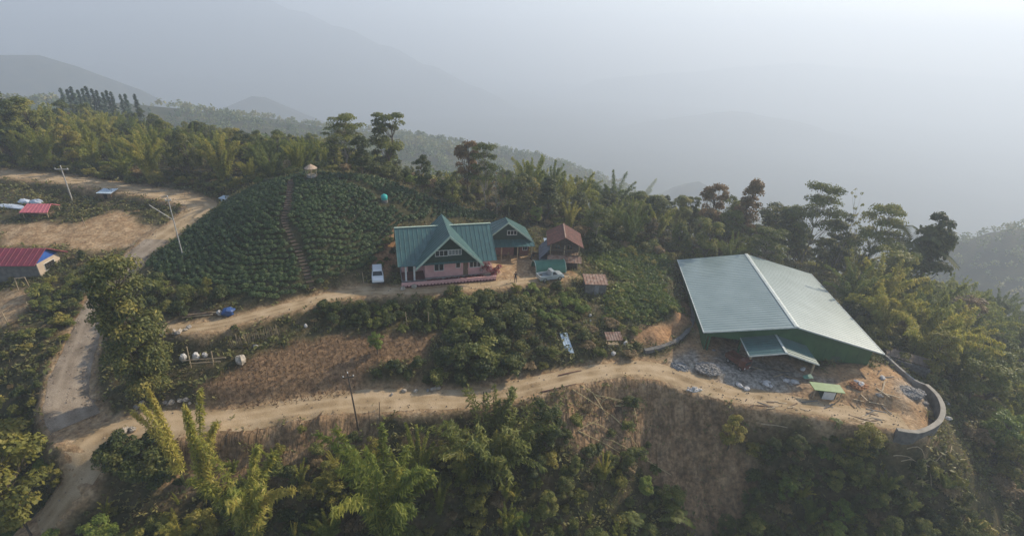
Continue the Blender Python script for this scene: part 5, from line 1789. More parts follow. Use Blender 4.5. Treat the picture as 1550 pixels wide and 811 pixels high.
def car(name, loc, rz, label, cat, paint, pick=True, L=4.6, W=1.75):
    """front towards +x"""
    r = empty(name, loc, rz, label, cat)
    h = W / 2

    def sec(x, z0, z1, w0, w1):
        return [(x, -w0, z0), (x, -w0, (z0 + z1) / 2), (x, -w1, z1), (x, w1, z1), (x, w0, (z0 + z1) / 2), (x, w0, z0)]
    f = L / 2
    m = MB()
    if pick:
        loft(m, [sec(-.2, .38, .98, h, h * .96), sec(f * .45, .38, 1.0, h, h * .95), sec(f * .8, .4, .95, h, h * .92), sec(f * .97, .42, .82, h * .95, h * .85), sec(f, .48, .72, h * .85, h * .8)])
        m.box(-f, -.2, -h, h, .42, .6)
        m.box(-f, -.2, -h, -h + .09, .6, 1.02); m.box(-f, -.2, h - .09, h, .6, 1.02); m.box(-f, -f + .08, -h + .09, h - .09, .6, 1.0)
    else:
        loft(m, [sec(-f, .5, .9, h * .9, h * .85), sec(-f * .96, .4, 1.02, h * .97, h * .93), sec(-.2, .38, 1.03, h, h * .95), sec(f * .45, .38, 1.02, h, h * .95), sec(f * .8, .4, .97, h, h * .92), sec(f * .97, .42, .84, h * .95, h * .85), sec(f, .48, .74, h * .85, h * .8)])
    body = m.build('body', paint, r)
    xb = -.25 if pick else -f * .9
    m = MB()
    loft(m, [[(xb, -h * .93, .99), (xb + .12, -h * .76, 1.58), (xb + .12, h * .76, 1.58), (xb, h * .93, .99)],
             [(f * .5, -h * .93, .99), (f * .18, -h * .76, 1.6), (f * .18, h * .76, 1.6), (f * .5, h * .93, .99)]])
    cab = m.build('cab', paint, r)
    g = MB()
    g.add([(f * .5 + .006, -h * .82, 1.05), (f * .5 + .006, h * .82, 1.05), (f * .2 + .012, h * .7, 1.54), (f * .2 + .012, -h * .7, 1.54)], [(0, 1, 2, 3)])
    g.build('windscreen', GLASS, cab)
    for s in (-1, 1):
        g = MB().add([(xb + .25, s * (h * .915 + .006), 1.07), (f * .4, s * (h * .915 + .006), 1.07), (f * .18, s * (h * .79 + .008), 1.5), (xb + .3, s * (h * .79 + .008), 1.5)], [(0, 1, 2, 3)])
        g.build('side_window', GLASS, cab)
    for s in (-1, 1):
        MB().box(f * .95, f * .985, s * h * .68 - .14, s * h * .68 + .14, .66, .8).build('headlight', WHITEP, r)
    MB().box(f * .93, f + .06, -h * .95, h * .95, .34, .5).build('bumper', mat_simple('bumper_plastic', (.05, .05, .05), None, .7), r)
    for x in (-f * .62, f * .62):
        for y in (-h + .1, h - .1): wheel(r, x, y)
    return r


px_ = hloc
q = (5.7, 64.9)
car('silver_pickup', (q[0], q[1], float(H(*q)) + .03), math.atan2(1.55, 3.5), 'silver pickup truck parked in front of the green tarp shelter', 'pickup truck', CARS, True, 3.9, 1.6)
q = hloc(-2.7, 2.3)
car('white_car', (q[0], q[1], q[2] + .03), HOUSE_RZ - math.pi / 2, 'white car parked in the shade left of the main house', 'car', CARW, False, 3.9, 1.62)

# small orange brown lorry by the warehouse
q = ground_at(1120, 560)
lt = empty('red_brown_truck', (q[0], q[1] + .8, q[2]), R(-62), 'small red brown truck standing left of the warehouse porch', 'truck', scale=.8)
MB().box(.55, 1.6, -.8, .8, .45, 1.9).build('cab', ORANGE, lt)
MB().add([(1.606, -.65, 1.2), (1.606, .65, 1.2), (1.606, .65, 1.75), (1.606, -.65, 1.75)], [(0, 1, 2, 3)]).build('windscreen', GLASS, lt)
m = MB().box(-2.0, .5, -.85, .85, .75, .85).box(-2.0, .5, -.85, -.78, .85, 1.5).box(-2.0, .5, .78, .85, .85, 1.5).box(-2.0, -1.93, -.78, .78, .85, 1.5).box(.43, .5, -.78, .78, .85, 1.6)
m.build('load_bed', ORANGE, lt)
MB().box(-1.9, 1.5, -.4, .4, .45, .72).build('chassis', DARKPOLE, lt)
for x in (-1.3, 1.05):
    for y in (-.7, .7): wheel(lt, x, y, .38, .24)
for s in (-1, 1): MB().box(1.6, 1.64, s * .55 - .12, s * .55 + .12, .6, .8).build('headlight', WHITEP, lt)

# motorbike by the annex
q = ground_at(806, 391)
mbk = empty('motorbike', (q[0], q[1], q[2]), R(70), 'dark motorbike parked at the right end of the small green roofed house', 'motorbike')
for x in (-.62, .62): wheel(mbk, x, 0, .3, .1)
MB().tube([(-.62, 0, .3), (-.1, 0, .55), (.35, 0, .6), (.5, 0, .9)], .05, 6).tube([(.5, 0, .9), (.62, 0, .3)], .035, 6).build('frame', CLOTH_D, mbk)
MB().blob((-.3, 0, .75), (.42, .13, .09), 3, .05).build('seat', CLOTH_D, mbk)
MB().blob((.18, 0, .78), (.24, .15, .14), 4, .05).build('tank', ORANGE, mbk)
MB().tube([(.46, -.33, 1.0), (.5, 0, .95), (.46, .33, 1.0)], .025, 5).build('handlebar', STEEL, mbk)

# ------------------------------------------------------------------ grey shed below the yard
q = (12.5, 64.6)
sz = float(H(12.5, 64.2))
sd = empty('grey_shed', (12.5, 64.2, sz), .06, 'small grey walled shed with a rusty flat roof below the brown roofed house', 'shed')
MB().box(-1.55, 1.55, 0, 2.0, -.5, 1.75).build('wall', GREYW, sd)
m = MB(); rib_sheet(m, [(-1.75, 2.3, 2.2), (1.75, 2.3, 2.2), (1.75, -.35, 1.78), (-1.75, -.35, 1.78)], .05, .45)
m.build('roof', RUSTPALE, sd)
MB().box(-.2, .45, -.05, -.003, .0, 1.5).build('door', mat_simple('pale_grey_board', (.28, .27, .26), None, .8), sd)

# ------------------------------------------------------------------ warehouse
WRZ = math.atan2(-.136, .9906)
wh = empty('warehouse', (25.1, 53.9, 0), WRZ, 'large warehouse with a grey green gabled sheet roof on the earth plateau', 'warehouse')


def wz(x): return -1.05 + (x if x < 10.65 else 21.3 - x) * (2.3 / 10.65)


m = MB()
rib_sheet(m, [(10.65, 0, 1.3), (10.65, 23.2, 1.3), (-.02, 23.2, -1.02), (-.02, 0, -1.02)], .07, .58, .06, .032)
rib_sheet(m, [(10.65, 23.2, 1.3), (10.65, 0, 1.3), (21.4, 0, -1.02), (21.4, 23.2, -1.02)], .07, .58, .06, .032)
wr = m.build('roof', WHROOF, wh)
m = MB().obox((10.52, 11.6, 1.345), (.3, 23.3, .03), roll=-.212).obox((10.78, 11.6, 1.345), (.3, 23.3, .03), roll=.212)
m.build('ridge_cap', RIDGE, wr)
m = MB().box(-.13, -.03, -.05, 23.25, -1.14, -.98).box(21.41, 21.5, -.05, 23.25, -1.14, -.98)
for s in (0, 1):
    a0, a1 = Vector((10.65, -.09, 1.33)), Vector((21.42 if s else -.05, -.09, -.99))
    dn = Vector((0, 0, -.17)); dy = Vector((0, .08, 0))
    m.hexa([a0 + dn, a1 + dn, a1 + dn + dy, a0 + dn + dy, a0, a1, a1 + dy, a0 + dy])
m.build('fascia', RIDGE, wr)


def wall_strip(mb, x0, x1, y0, y1, z0):
    """front or back wall following the roof slope"""
    xs = [x0] + ([10.65] if x0 < 10.65 < x1 else []) + [x1]
    for a, b in zip(xs[:-1], xs[1:]):
        mb.hexa([(a, y0, z0), (b, y0, z0), (b, y1, z0), (a, y1, z0), (a, y0, wz(a) - .06), (b, y0, wz(b) - .06), (b, y1, wz(b) - .06), (a, y1, wz(a) - .06)])


m = MB()
wall_strip(m, .8, 5.0, .8, .92, -2.0)
wall_strip(m, 5.0, 12.6, .8, .92, -1.55)
wall_strip(m, 12.6, 20.5, .8, .92, -5.2)
m.build('front_wall', WHWALL, wh)
m = MB(); wall_strip(m, .8, 20.5, 22.3, 22.42, -6.5)
m.build('back_wall', WHWALL, wh)
MB().box(.68, .8, .8, 22.4, -5.2, -1.06).build('side_wall', WHWALL, wh)
MB().box(20.5, 20.62, .8, 22.4, -7.5, -1.06).build('side_wall', WHWALL, wh)
m = MB()
for x in (13.9, 15.2, 16.5, 17.8, 19.1): m.box(x, x + .05, .77, .797, -5.0, -1.6)
m.build('wall_seam', mat_simple('seam_green', (.03, .10, .05), None, .6), wh)
MB().box(16.2, 17.2, .74, .797, -4.6, -2.7).build('door', mat_simple('grey_green_door', (.07, .12, .09), None, .6), wh)
MB().box(.8, 20.5, .92, 22.3, -4.45, -4.25).build('floor_slab', CONC, wh)
for x in (1.0, 4.9): MB().box(x, x + .22, .76, .98, -5, -1.6).build('post', WHWALL, wh)
m = MB()
for k in range(7): m.box(5.3, 12.4, 2.0, 2.1, -4.2 + k * .34, -3.9 + k * .34)
m.build('inner_wall', WOOD, wh)
m = MB()
rib_sheet(m, [(8.85, -3.25, -.62), (8.85, .78, -.62), (4.85, .78, -1.66), (4.85, -3.25, -1.66)], .06, .5)
rib_sheet(m, [(8.85, .78, -.62), (8.85, -3.25, -.62), (12.85, -3.25, -1.66), (12.85, .78, -1.66)], .06, .5)
pr = m.build('porch_roof', GREENROOF, wh)
MB().box(8.72, 8.98, -3.28, .78, -.61, -.54).build('ridge_cap', RIDGE, pr)
m = MB()
m.box(4.76, 4.84, -3.27, .78, -1.77, -1.62)
for s in (0, 1):
    a0, a1 = Vector((8.85, -3.34, -.6)), Vector((12.87 if s else 4.83, -3.34, -1.65))
    dn = Vector((0, 0, -.15)); dy = Vector((0, .07, 0))
    m.hexa([a0 + dn, a1 + dn, a1 + dn + dy, a0 + dn + dy, a0, a1, a1 + dy, a0 + dy])
m.build('fascia', RIDGE, pr)
for x in (5.1, 12.4):
    MB().box(x, x + .2, -3.0, -2.8, -5, -1.68).build('porch_post', PALEWOOD, wh)

# ------------------------------------------------------------------ walls of the plateau
def wall_along(name, pts, zt, t, depth, mat, label, cat, capm=None):
    pl = smooth_poly(np.array([[*p, z] for p, z in zip(pts, zt)]), .7)
    o = pl[0]
    r = empty(name, (o[0], o[1], o[2] - depth), 0, label, cat)
    tn = np.gradient(pl[:, :2], axis=0); tn /= np.linalg.norm(tn, axis=1)[:, None]
    nm = np.stack([-tn[:, 1], tn[:, 0]], 1)
    org = np.array([o[0], o[1], o[2] - depth])

    def tubeq(w, zlo, zhi):
        m = MB(); n = len(pl)
        for i in range(n):
            for s, zz in ((-1, zlo), (1, zlo), (1, zhi), (-1, zhi)):
                m.v.append((pl[i, 0] + nm[i, 0] * s * w / 2 - org[0], pl[i, 1] + nm[i, 1] * s * w / 2 - org[1], pl[i, 2] + zz - org[2]))
        for i in range(n - 1):
            for k in range(4): m.f.append((i * 4 + k, i * 4 + (k + 1) % 4, (i + 1) * 4 + (k + 1) % 4, (i + 1) * 4 + k))
        m.f.append((0, 3, 2, 1)); m.f.append(tuple((n - 1) * 4 + k for k in range(4)))
        return m
    tubeq(t, -depth, 0).build('wall_face', mat, r)
    if capm: tubeq(t + .06, .003, .1).build('coping', capm, r)
    return r


sxy = lambda px, py, z: tuple(site(px, py, z)[:2])
wall_along('curved_retaining_wall', [sxy(*p, -3.75) for p in [(1402,582),(1418,597),(1427,616),(1424,634),(1410,646),(1387,654),(1358,650)]], [-3.75] * 7, .42, 2.9, mat_simple('dark_concrete_face', (.19, .175, .155), (.10, .095, .085), .9, 1.5, bump=.4), 'curved concrete retaining wall at the right end of the plateau', 'retaining wall', mat_simple('pale_coping', (.36, .325, .27), (.25, .225, .185), .9, 1.2))
wall_along('low_curb_wall', [sxy(*p, -3.9) for p in [(1341,537),(1362,556),(1384,574),(1400,581)]], [-3.9] * 4, .28, 1.3, CONC, 'low thin concrete wall running down from the warehouse right corner', 'low wall')
wall_along('stone_drain_wall', [sxy(*p, -3.5) for p in [(976,528),(1000,524),(1026,514),(1043,498),(1049,478),(1046,455),(1040,432),(1032,410)]], [-3.7, -3.6, -3.5, -3.4, -3.3, -3.2, -3.1, -3.0], .5, 1.1, STONE, 'dark stone wall curving between the green mound and the warehouse', 'stone wall', mat_simple('grey_mortar_top', (.17, .16, .145), (.10, .095, .09), .9, 2))

# roofed pit right of the warehouse
q0 = site(1376, 545, -4.6)
pt = empty('roofed_tank', (q0[0], q0[1], float(H(q0[0], q0[1]))), R(-32), 'flat brown roofed concrete tank just outside the plateau wall', 'shed')
zb = -4.5 - float(H(q0[0], q0[1]))
MB().box(-2.3, 2.3, -1.0, -.85, zb - 3, zb - .05).box(-2.3, -2.15, -.85, 1.1, zb - 3, zb - .05).box(2.15, 2.3, -.85, 1.1, zb - 3, zb - .05).box(-2.3, 2.3, 1.1, 1.25, zb - 3, zb - .05).build('wall', STONE, pt)
m = MB(); rib_sheet(m, [(-2.6, 1.5, zb + .2), (2.6, 1.5, zb + .2), (2.6, -.5, zb), (-2.6, -.5, zb)], .08, .5)
m.build('roof', mat_simple('brown_roof_board', (.24, .19, .15), (.16, .125, .1), .85), pt)
for x in (-2.2, 2.1): MB().box(x, x + .1, -.96, -.86, zb - .05, zb + .02).build('post', PALEWOOD, pt)

# ------------------------------------------------------------------ small hut on the plateau
q = ground_at(1250, 604)
ht = empty('green_roofed_hut', tuple(q), R(-4), 'tiny hut with a lime green flat roof and white front panel on the plateau', 'hut')
MB().box(-.55, .95, .0, 1.4, -.2, 1.15).build('wall', DKGREEN, ht)
MB().box(-.5, .8, -.06, -.003, -.1, 1.0).build('front_panel', WHITEP, ht)
MB().slab([(-1.9, 1.0, 1.52), (1.5, .9, 1.5), (1.6, -.35, 1.3), (-1.75, -.25, 1.32)], .09).build('roof', LIME, ht)
for x in (-1.6, 1.4): MB().box(x, x + .1, -.1, .0, -.2, 1.28).build('post', PALEWOOD, ht)
MB().slab([(-2.1, 2.2, 1.4), (-1.0, 2.6, 1.5), (-.9, 1.95, 1.35), (-2.0, 1.8, 1.25)], .05).build('back_sheet', TARPG, ht)

# ------------------------------------------------------------------ long red roofed building at the left
lb = empty('red_roofed_building', (-64.5, 58.7, -1.0), math.atan2(.13, .99), 'long low building with a red roof and blue gable at the left edge', 'building')
MB().box(-16, 0, 0, 4.0, -.6, 2.2).build('wall', GREYW, lb)
MB().add([(.0, 0, -.6), (.0, 4.0, -.6), (.0, 4, 2.2), (.0, 0, 2.2), (.1, 0, -.6), (.1, 4.0, -.6), (.1, 4, 2.2), (.1, 0, 2.2)], [(0, 1, 2, 3), (7, 6, 5, 4), (0, 4, 5, 1), (1, 5, 6, 2), (2, 6, 7, 3), (3, 7, 4, 0)]).build('end_wall', BEIGE, lb)
MB().add([(.0, 0.1, 2.2), (.0, 3.9, 2.2), (.0, 2, 3.55), (.09, .1, 2.2), (.09, 3.9, 2.2), (.09, 2, 3.55)], [(0, 1, 2), (5, 4, 3), (0, 3, 4, 1), (1, 4, 5, 2), (2, 5, 3, 0)]).build('gable_wall', BLUEP, lb)
m = MB()
rib_sheet(m, [(-16.2, 2, 3.7), (.4, 2, 3.7), (.1, -.4, 2.12), (-16.2, -.4, 2.12)], .06, .7)
rib_sheet(m, [(.4, 2.003, 3.7), (-16.2, 2.003, 3.7), (-16.2, 4.6, 2.05), (1.0, 4.6, 2.05)], .06, .7)
m.build('roof', MAGENTA, lb)
m = MB()
for k in range(4): m.box(.1, .16, 1.1 + k * .46, 1.45 + k * .46, .75, 1.65)
wn = m.build('window', DARKIN, lb)
m = MB().box(.103, .15, 1.04, 1.08, .68, 1.72).box(.103, .15, 2.9, 2.94, .68, 1.72).box(.103, .15, 1.08, 2.9, 1.68, 1.72).box(.103, .15, 1.08, 2.9, .68, .72)
m.build('frame', WHITEP, wn)

# small huts round the clearing
def hut(name, px, py, w, d, h, rz, wall, roof, label, over=.25, pitch=.4, cat='hut'):
    q = ground_at(px, py)
    r = empty(name, tuple(q), rz, label, cat)
    MB().box(-w / 2, w / 2, 0, d, -.4, h).build('wall', wall, r)
    m = MB()
    rib_sheet(m, [(-w / 2 - over, d + over, h + .35 * d * .4 + .05), (w / 2 + over, d + over, h + .35 * d * .4 + .05), (w / 2 + over, -over, h + .02), (-w / 2 - over, -over, h + .02)], .05, pitch)
    m.build('roof', roof, r)
    MB().box(-w * .12, w * .16, -.05, -.003, 0, h * .8).build('door', DARKIN, r)
    return r


hut('white_roofed_hut', 161, 302, 1.9, 1.6, 1.1, .1, WOOD, BLUESHEET, 'little hut with a pale flat roof on the bank below the far road')
hut('pale_blue_hut', 339, 307, 1.0, .8, .75, -.2, BLUESHEET, BLUESHEET, 'tiny pale blue box hut at the bend of the road by the tea hill')
q = ground_at(57, 328)
ph = empty('pink_roofed_hut', tuple(q), .15, 'small open hut with a faded pink roof beside the upper clearing', 'hut')
m = MB()
rib_sheet(m, [(-1.5, .9, 1.9), (2.0, .9, 1.9), (2.3, -.9, 1.0), (-1.8, -.9, 1.0)], .05, .5)
rib_sheet(m, [(2.0, .903, 1.9), (-1.5, .903, 1.9), (-1.6, 2.4, 1.2), (2.2, 2.4, 1.2)], .05, .5)
m.build('roof', mat_simple('faded_pink_sheet', (.55, .16, .19), (.45, .12, .15), .6), ph)
for x, y in ((-1.5, -.7), (2.0, -.7), (-1.4, 2.2), (1.9, 2.2)): MB().box(x, x + .1, y, y + .1, -.4, 1.08).build('post', PALEWOOD, ph)
MB().box(-1.2, 1.7, 0, 2.0, -.3, .5).build('counter', WOOD, ph)
for i, (px, py, s) in enumerate([(15, 313, (2.6, .8, .25)), (38, 308, (1.0, .7, .45)), (57, 309, (1.1, .7, .5)), (30, 316, (1.9, .5, .2))]):
    q = ground_at(px, py)
    o = MB().blob((0, 0, s[2] * .6), s, 70 + i, .14, 10, 6).build('white_tarp', mat_simple('pale_blue_tarp', (.55, .61, .68), (.42, .48, .56), .6, 2), None, tuple(q))
    tag(o, ['long pale tarpaulin heap at the left edge by the upper clearing', 'upright pale tarpaulin bundle left of the pink roof', 'pale tarpaulin bundle standing behind the pink roof', 'flat pale tarpaulin heap between the long heap and the pink roof'][i], 'tarpaulin')

# ------------------------------------------------------------------ hill top shelter and water tank
q = GAZ_AT
gz = empty('thatched_shelter', tuple(q), .3, 'small round thatched shelter on the top of the tea hill', 'shelter')
MB().lathe([(1.0, 1.35), (1.04, 1.41), (.56, 1.75), (.05, 2.05), (.0, 2.06)], 12).build('roof', THATCH, gz)
MB().tube([(0, 0, -.3), (0, 0, 1.95)], .07, 6).build('post', PALEWOOD, gz)
for a in range(4): MB().tube([(.8 * math.cos(a * 1.57), .8 * math.sin(a * 1.57), -.2), (.8 * math.cos(a * 1.57), .8 * math.sin(a * 1.57), 1.5)], .05, 5).build('post', PALEWOOD, gz)
MB().lathe([(.7, -.2), (.7, .32), (.5, .33), (.49, -.2)], 12).build('bench', CONC, gz)
q = TANK_AT
tk = empty('water_tank', tuple(q), 0, 'turquoise plastic water tank on the upper flank of the tea hill', 'water tank', scale=.66)
MB().lathe([(.72, .3), (.76, .4), (.76, .75), (.79, .8), (.76, .85), (.76, 1.25), (.6, 1.45), (.25, 1.58), (.0, 1.6)], 18).build('tank_body', TURQ, tk, smooth=True)
MB().lathe([(.25, 1.57), (.26, 1.66), (.0, 1.68)], 10).build('lid', TURQ, tk)
MB().lathe([(.85, -.4), (.85, .3), (.0, .3)], 12).build('stand', STONE, tk)

# stairs up the tea hill
sp_ = smooth_poly([tuple(site(*p)[:2]) + (0,) for p in STAIR], .5)
m = MB()
for i in range(0, len(sp_) - 1):
    x, y = sp_[i][:2]; d = sp_[i + 1][:2] - sp_[i][:2]
    m.obox((x, y, float(H(x, y)) + .03), (.95, .26, .2), math.atan2(d[1], d[0]) + math.pi / 2)
o = m.build('hill_steps', mat_simple('earth_steps', (.15, .11, .08), (.075, .058, .045), .95, 3))
tag(o, 'line of earth steps climbing straight up the tea hill', None, None, 'structure')

# ------------------------------------------------------------------ poles
def pole(px, py, hpx, label, mat=POLEM, r=.11, arm=True, name='utility_pole', stay=False, lean=0.0, ax=1.0):
    p = ground_at(px, py)
    lo, hi = .3, 30
    for _ in range(30):
        mm = (lo + hi) / 2
        if py - project(p[0], p[1], p[2] + mm)[1] > hpx: hi = mm
        else: lo = mm
    h = lo
    o = empty(name, tuple(p), .2, label, 'pole', rot=(0, lean, .2))
    MB().tube([(0, 0, -.6), (0, 0, h)], [r, r * .65], 8).build('shaft', mat, o)
    if arm:
        MB().box(-ax, ax, -.06, .06, h - .55, h - .42).build('crossarm', mat, o)
        for x in (-ax * .9, 0, ax * .9):
            MB().lathe([(.05, h - .42 if x else h), (.06, h - .34 if x else h + .1), (.03, h - .26 if x else h + .18), (0, h - .25 if x else h + .19)], 6, (x, 0, 0)).build('insulator', WHITEP, o)
    if stay:
        MB().tube([(0, 0, h * .62), (-2.6, .3, h * .86)], .05, 5).build('side_arm', mat, o)
    return o


pole(110, 305, 53, 'pale utility pole with a crossarm beside the far left road', r=.12)
pole(277, 388, 90, 'tall pale utility pole with a side arm at the left foot of the tea hill', r=.085, stay=True, ax=.35)
pole(543, 652, 88, 'utility pole with a pale crossarm rising beside the main road below the stubble field', DARKPOLE, .1, lean=-.06, ax=.55)
for px, py, hp, lb_ in [(576,650,42,'thin dark post right of the utility pole on the road edge'), (560,652,30,'short dark post just right of the utility pole'), (731,612,20,'leftmost thin post above the feathery bush'), (747,612,15,'short thin post second from the left above the feathery bush'), (770,608,22,'thin post third from the left above the feathery bush'), (775,608,17,'rightmost thin post above the feathery bush')]:
    pole(px, py, hp, lb_, DARKPOLE, .05, False, 'wooden_post', lean=.03)
for px, py, hp, lb_ in [(130,344,16,'short pale post between the bushes of the upper clearing'), (47,472,16,'leaning post at the edge of the lower clearing'), (12,490,18,'thin post at the left edge of the lower clearing'), (551,430,18,'pale post left of the white car'), (616,492,20,'pale stake on the dark terrace'), (650,498,26,'tall pale stake on the dark terrace'), (900,478,16,'pale forked stake below the grey shed')]:
    pole(px, py, hp, lb_, PALEWOOD, .06, False, 'wooden_stake', lean=-.05)
q = ground_at(37, 438)
gf = empty('goal_frame', tuple(q), .5, 'small pale goal frame in front of the red roofed building', 'goal frame')
MB().tube([(-.6, 0, -.3), (-.5, 0, 1.7)], .05, 5).build('upright', PALEWOOD, gf)
MB().tube([(.6, 0, -.3), (.5, 0, 1.7)], .05, 5).build('upright', PALEWOOD, gf)
MB().tube([(-.55, 0, 1.7), (.55, 0, 1.7)], .05, 5).build('crossbar', PALEWOOD, gf)
# ------------------------------------------------------------------ garden things
def blob_thing(name, px, py, size, mat, label, cat, seed, nz=.14, group=None, n=10, sub=None):
    q = ground_at(px, py)
    o = MB().blob((0, 0, size[2] * .75), size, seed, nz, n, 7).build(name, mat, None, tuple(q))
    o.rotation_euler = (0, 0, seed * 1.3)
    return tag(o, label, cat, group)


fr = ground_at(302, 556)
bf = empty('sack_rack', tuple(fr), .12, 'open frame of bamboo poles holding white sacks left of the stubble field', 'frame')
for x, h in ((-.9, 2.7), (1.55, 2.0)): MB().tube([(x, 0, -.4), (x + .08, .1, h)], .06, 6).build('post', PALEWOOD, bf)
for z, x0, x1, dz in ((.95, -1.6, 3.1, .28), (.55, -.9, 2.4, .15)): MB().tube([(x0, -.07, z), (x1, -.02, z + dz)], .05, 6).build('rail', PALEWOOD, bf)
for i, (px, py, s, lb_) in enumerate([(279,547,(.5,.45,.75),'greyish sack left of the bamboo frame post'), (298,545,(.55,.5,.8),'large white sack in the middle of the bamboo frame'), (311,541,(.4,.35,.5),'small white sack right in the bamboo frame'), (463,496,(.3,.3,.4),'white sack on the bank above the stubble field'), (387,526,(.42,.25,.25),'small white bundle at the upper edge of the stubble field'), (893,478,(.42,.3,.25),'pale bundle below the grey shed'), (893,487,(.2,.2,.32),'small yellowish white bundle below the pale one'), (928,537,(.5,.4,.35),'white bundle below the tin shelter at the roadside'), (946,522,(.3,.5,.4),'white bundle right of the tin shelter')]):
    blob_thing('white_sack', px, py, tuple(.72 * v for v in s), SACK, lb_, 'sack', 30 + i)
for i, (px, py, s, lb_) in enumerate([(366,549,(.75,.55,.5),'pale boulder at the left corner of the stubble field'), (215,578,(.6,.45,.35),'pale boulder right of the big dark tree'), (188,655,(.55,.35,.3),'flat pale rock above the dark clump at the junction'), (201,652,(.45,.3,.28),'smaller pale rock above the dark clump at the junction'), (610,439,(.4,.3,.28),'white stone left in front of the pink garden wall'), (627,436,(.45,.32,.3),'white stone right in front of the pink garden wall')]):
    blob_thing('boulder', px, py, s, ROCKM, lb_, 'rock', 50 + i, .22)
# stones along the bank of the road
g_ = np.random.default_rng(5)
k = 0
for pts, n in ((((205,618),(260,608),(300,612)), 9), (((590,596),(640,594),(665,590)), 6), (((240,508),(270,503),(285,500)), 7)):
    for i in range(n):
        f = i / (n - 1) * (len(pts) - 1); a = int(min(f, len(pts) - 2)); t = f - a
        px = pts[a][0] * (1 - t) + pts[a + 1][0] * t + g_.uniform(-4, 4); py = pts[a][1] * (1 - t) + pts[a + 1][1] * t + g_.uniform(-3, 3)
        s = g_.uniform(.16, .34)
        where = 'on the bank right of the big dark tree' if px < 320 and py > 560 else ('beside the main road under the hedge' if px > 500 else 'at the left end of the upper road')
        blob_thing('roadside_stone', px, py, (s * 1.4, s, s * .8), ROCKM if k % 3 else GREYROCK, 'rough stone ' + where, 'stone', 200 + k, .25, 'stones ' + where, 7)
        k += 1
# dry stick fence
q0, q1 = ground_at(352, 528), ground_at(424, 508)
sf = empty('stick_fence', tuple(q0), 0, 'fence of dry sticks on the bank above the stubble field', 'fence')
m = MB(); g_ = np.random.default_rng(8)
for i in range(46):
    f = i / 45
    p = (q1 - q0) * f
    zz = float(H(q0[0] + p[0], q0[1] + p[1])) - q0[2]
    m.tube([(p[0], p[1], zz - .2), (p[0] + g_.normal() * .16, p[1] + g_.normal() * .1, zz + g_.uniform(1.1, 1.9))], [.03, .015], 4, cap=False)
m.build('sticks', PALEWOOD, sf)
m = MB()
for z in (.5, 1.0): m.tube([tuple((q1 - q0) * f + np.array([0, -.04, float(H(*(q0 + (q1 - q0) * f)[:2])) - q0[2] - (q1 - q0)[2] * f + z])) for f in np.linspace(0, 1, 8)], .025, 4)
m.build('rail', WOOD, sf)
# blue tarp and timber by the upper road
blob_thing('blue_tarp', 346, 477, (.85, .6, .6), BLUETARP, 'bright blue tarpaulin heap beside the upper road', 'tarpaulin', 61, .22)
blob_thing('grey_sack', 333, 477, (.35, .3, .38), SACK, 'grey white sack left of the blue tarpaulin', 'sack', 62, .2)
q = ground_at(303, 480)
for i in range(9):
    o = MB().tube([(-1.7, 0, 0), (1.7, 0, 0)], [.11, .09], 7).build('timber_log', WOOD if i % 3 else PALEWOOD, None, (q[0] + (i % 4) * .3 - .4 + g_.normal() * .15, q[1] + (i % 5) * .26, q[2] + .12 + (i // 5) * .2))
    o.rotation_euler = (0, R(-2), .25 + g_.normal() * .12)
    tag(o, 'weathered log in the timber pile left of the blue tarpaulin', 'log', 'logs left of the blue tarpaulin')

# white sheet on the slope, tin shelter
a, b = site(852, 508, -3.1), site(862, 543, -4.5)
ga, gb = g3(a[0], a[1], .18), g3(b[0], b[1], .14)
dv = (Vector(gb) - Vector(ga)); sdv = Vector((1, .1, 0)).normalized() * .5
m = MB(); rib_sheet(m, [Vector(ga) - sdv - Vector(ga), sdv, dv + sdv, dv - sdv], .03, .25, .05, .03)
tag(m.build('metal_sheet', BLUESHEET, None, ga), 'pale metal sheet lying down the slope above the main road', 'metal sheet')
q = ground_at(928, 528)
th = empty('tin_shelter', tuple(q), .1, 'little lean to with a worn tin roof on posts above the main road', 'shelter')
m = MB(); rib_sheet(m, [(-1.1, 1.2, 1.75), (1.0, 1.2, 1.85), (1.05, -.2, 1.45), (-1.05, -.2, 1.4)], .04, .35)
m.build('roof', RUSTPALE, th)
for x, y in ((-.9, 0), (.85, 0), (-.9, 1.0), (.85, 1.0)): MB().box(x, x + .08, y, y + .08, -.6, 1.48).build('post', WOOD, th)
MB().box(-.8, .8, .35, .95, .1, .4).build('shelf', PALEWOOD, th)

# ------------------------------------------------------------------ plateau heaps and litter
def heap(name, px, py, rx, ry, h, n, mat, label, seed, s=(.08, .2)):
    g = np.random.default_rng(seed)
    q = ground_at(px, py)
    m = MB()
    m.blob((0, 0, -.1), (rx * .95, ry * .95, h * .9), seed, .12, 14, 8)
    for i in range(n):
        a = g.uniform(0, 6.283); f = math.sqrt(g.uniform(0, 1.15))
        z = h * max(0, 1 - f) * .95
        k = g.uniform(*s)
        m.blob((rx * f * math.cos(a), ry * f * math.sin(a), z + k * .3), (k * 1.2, k, k * .75), seed * 100 + i, .3, 5, 4)
    return tag(m.build(name, mat, None, tuple(q)), label, 'heap')


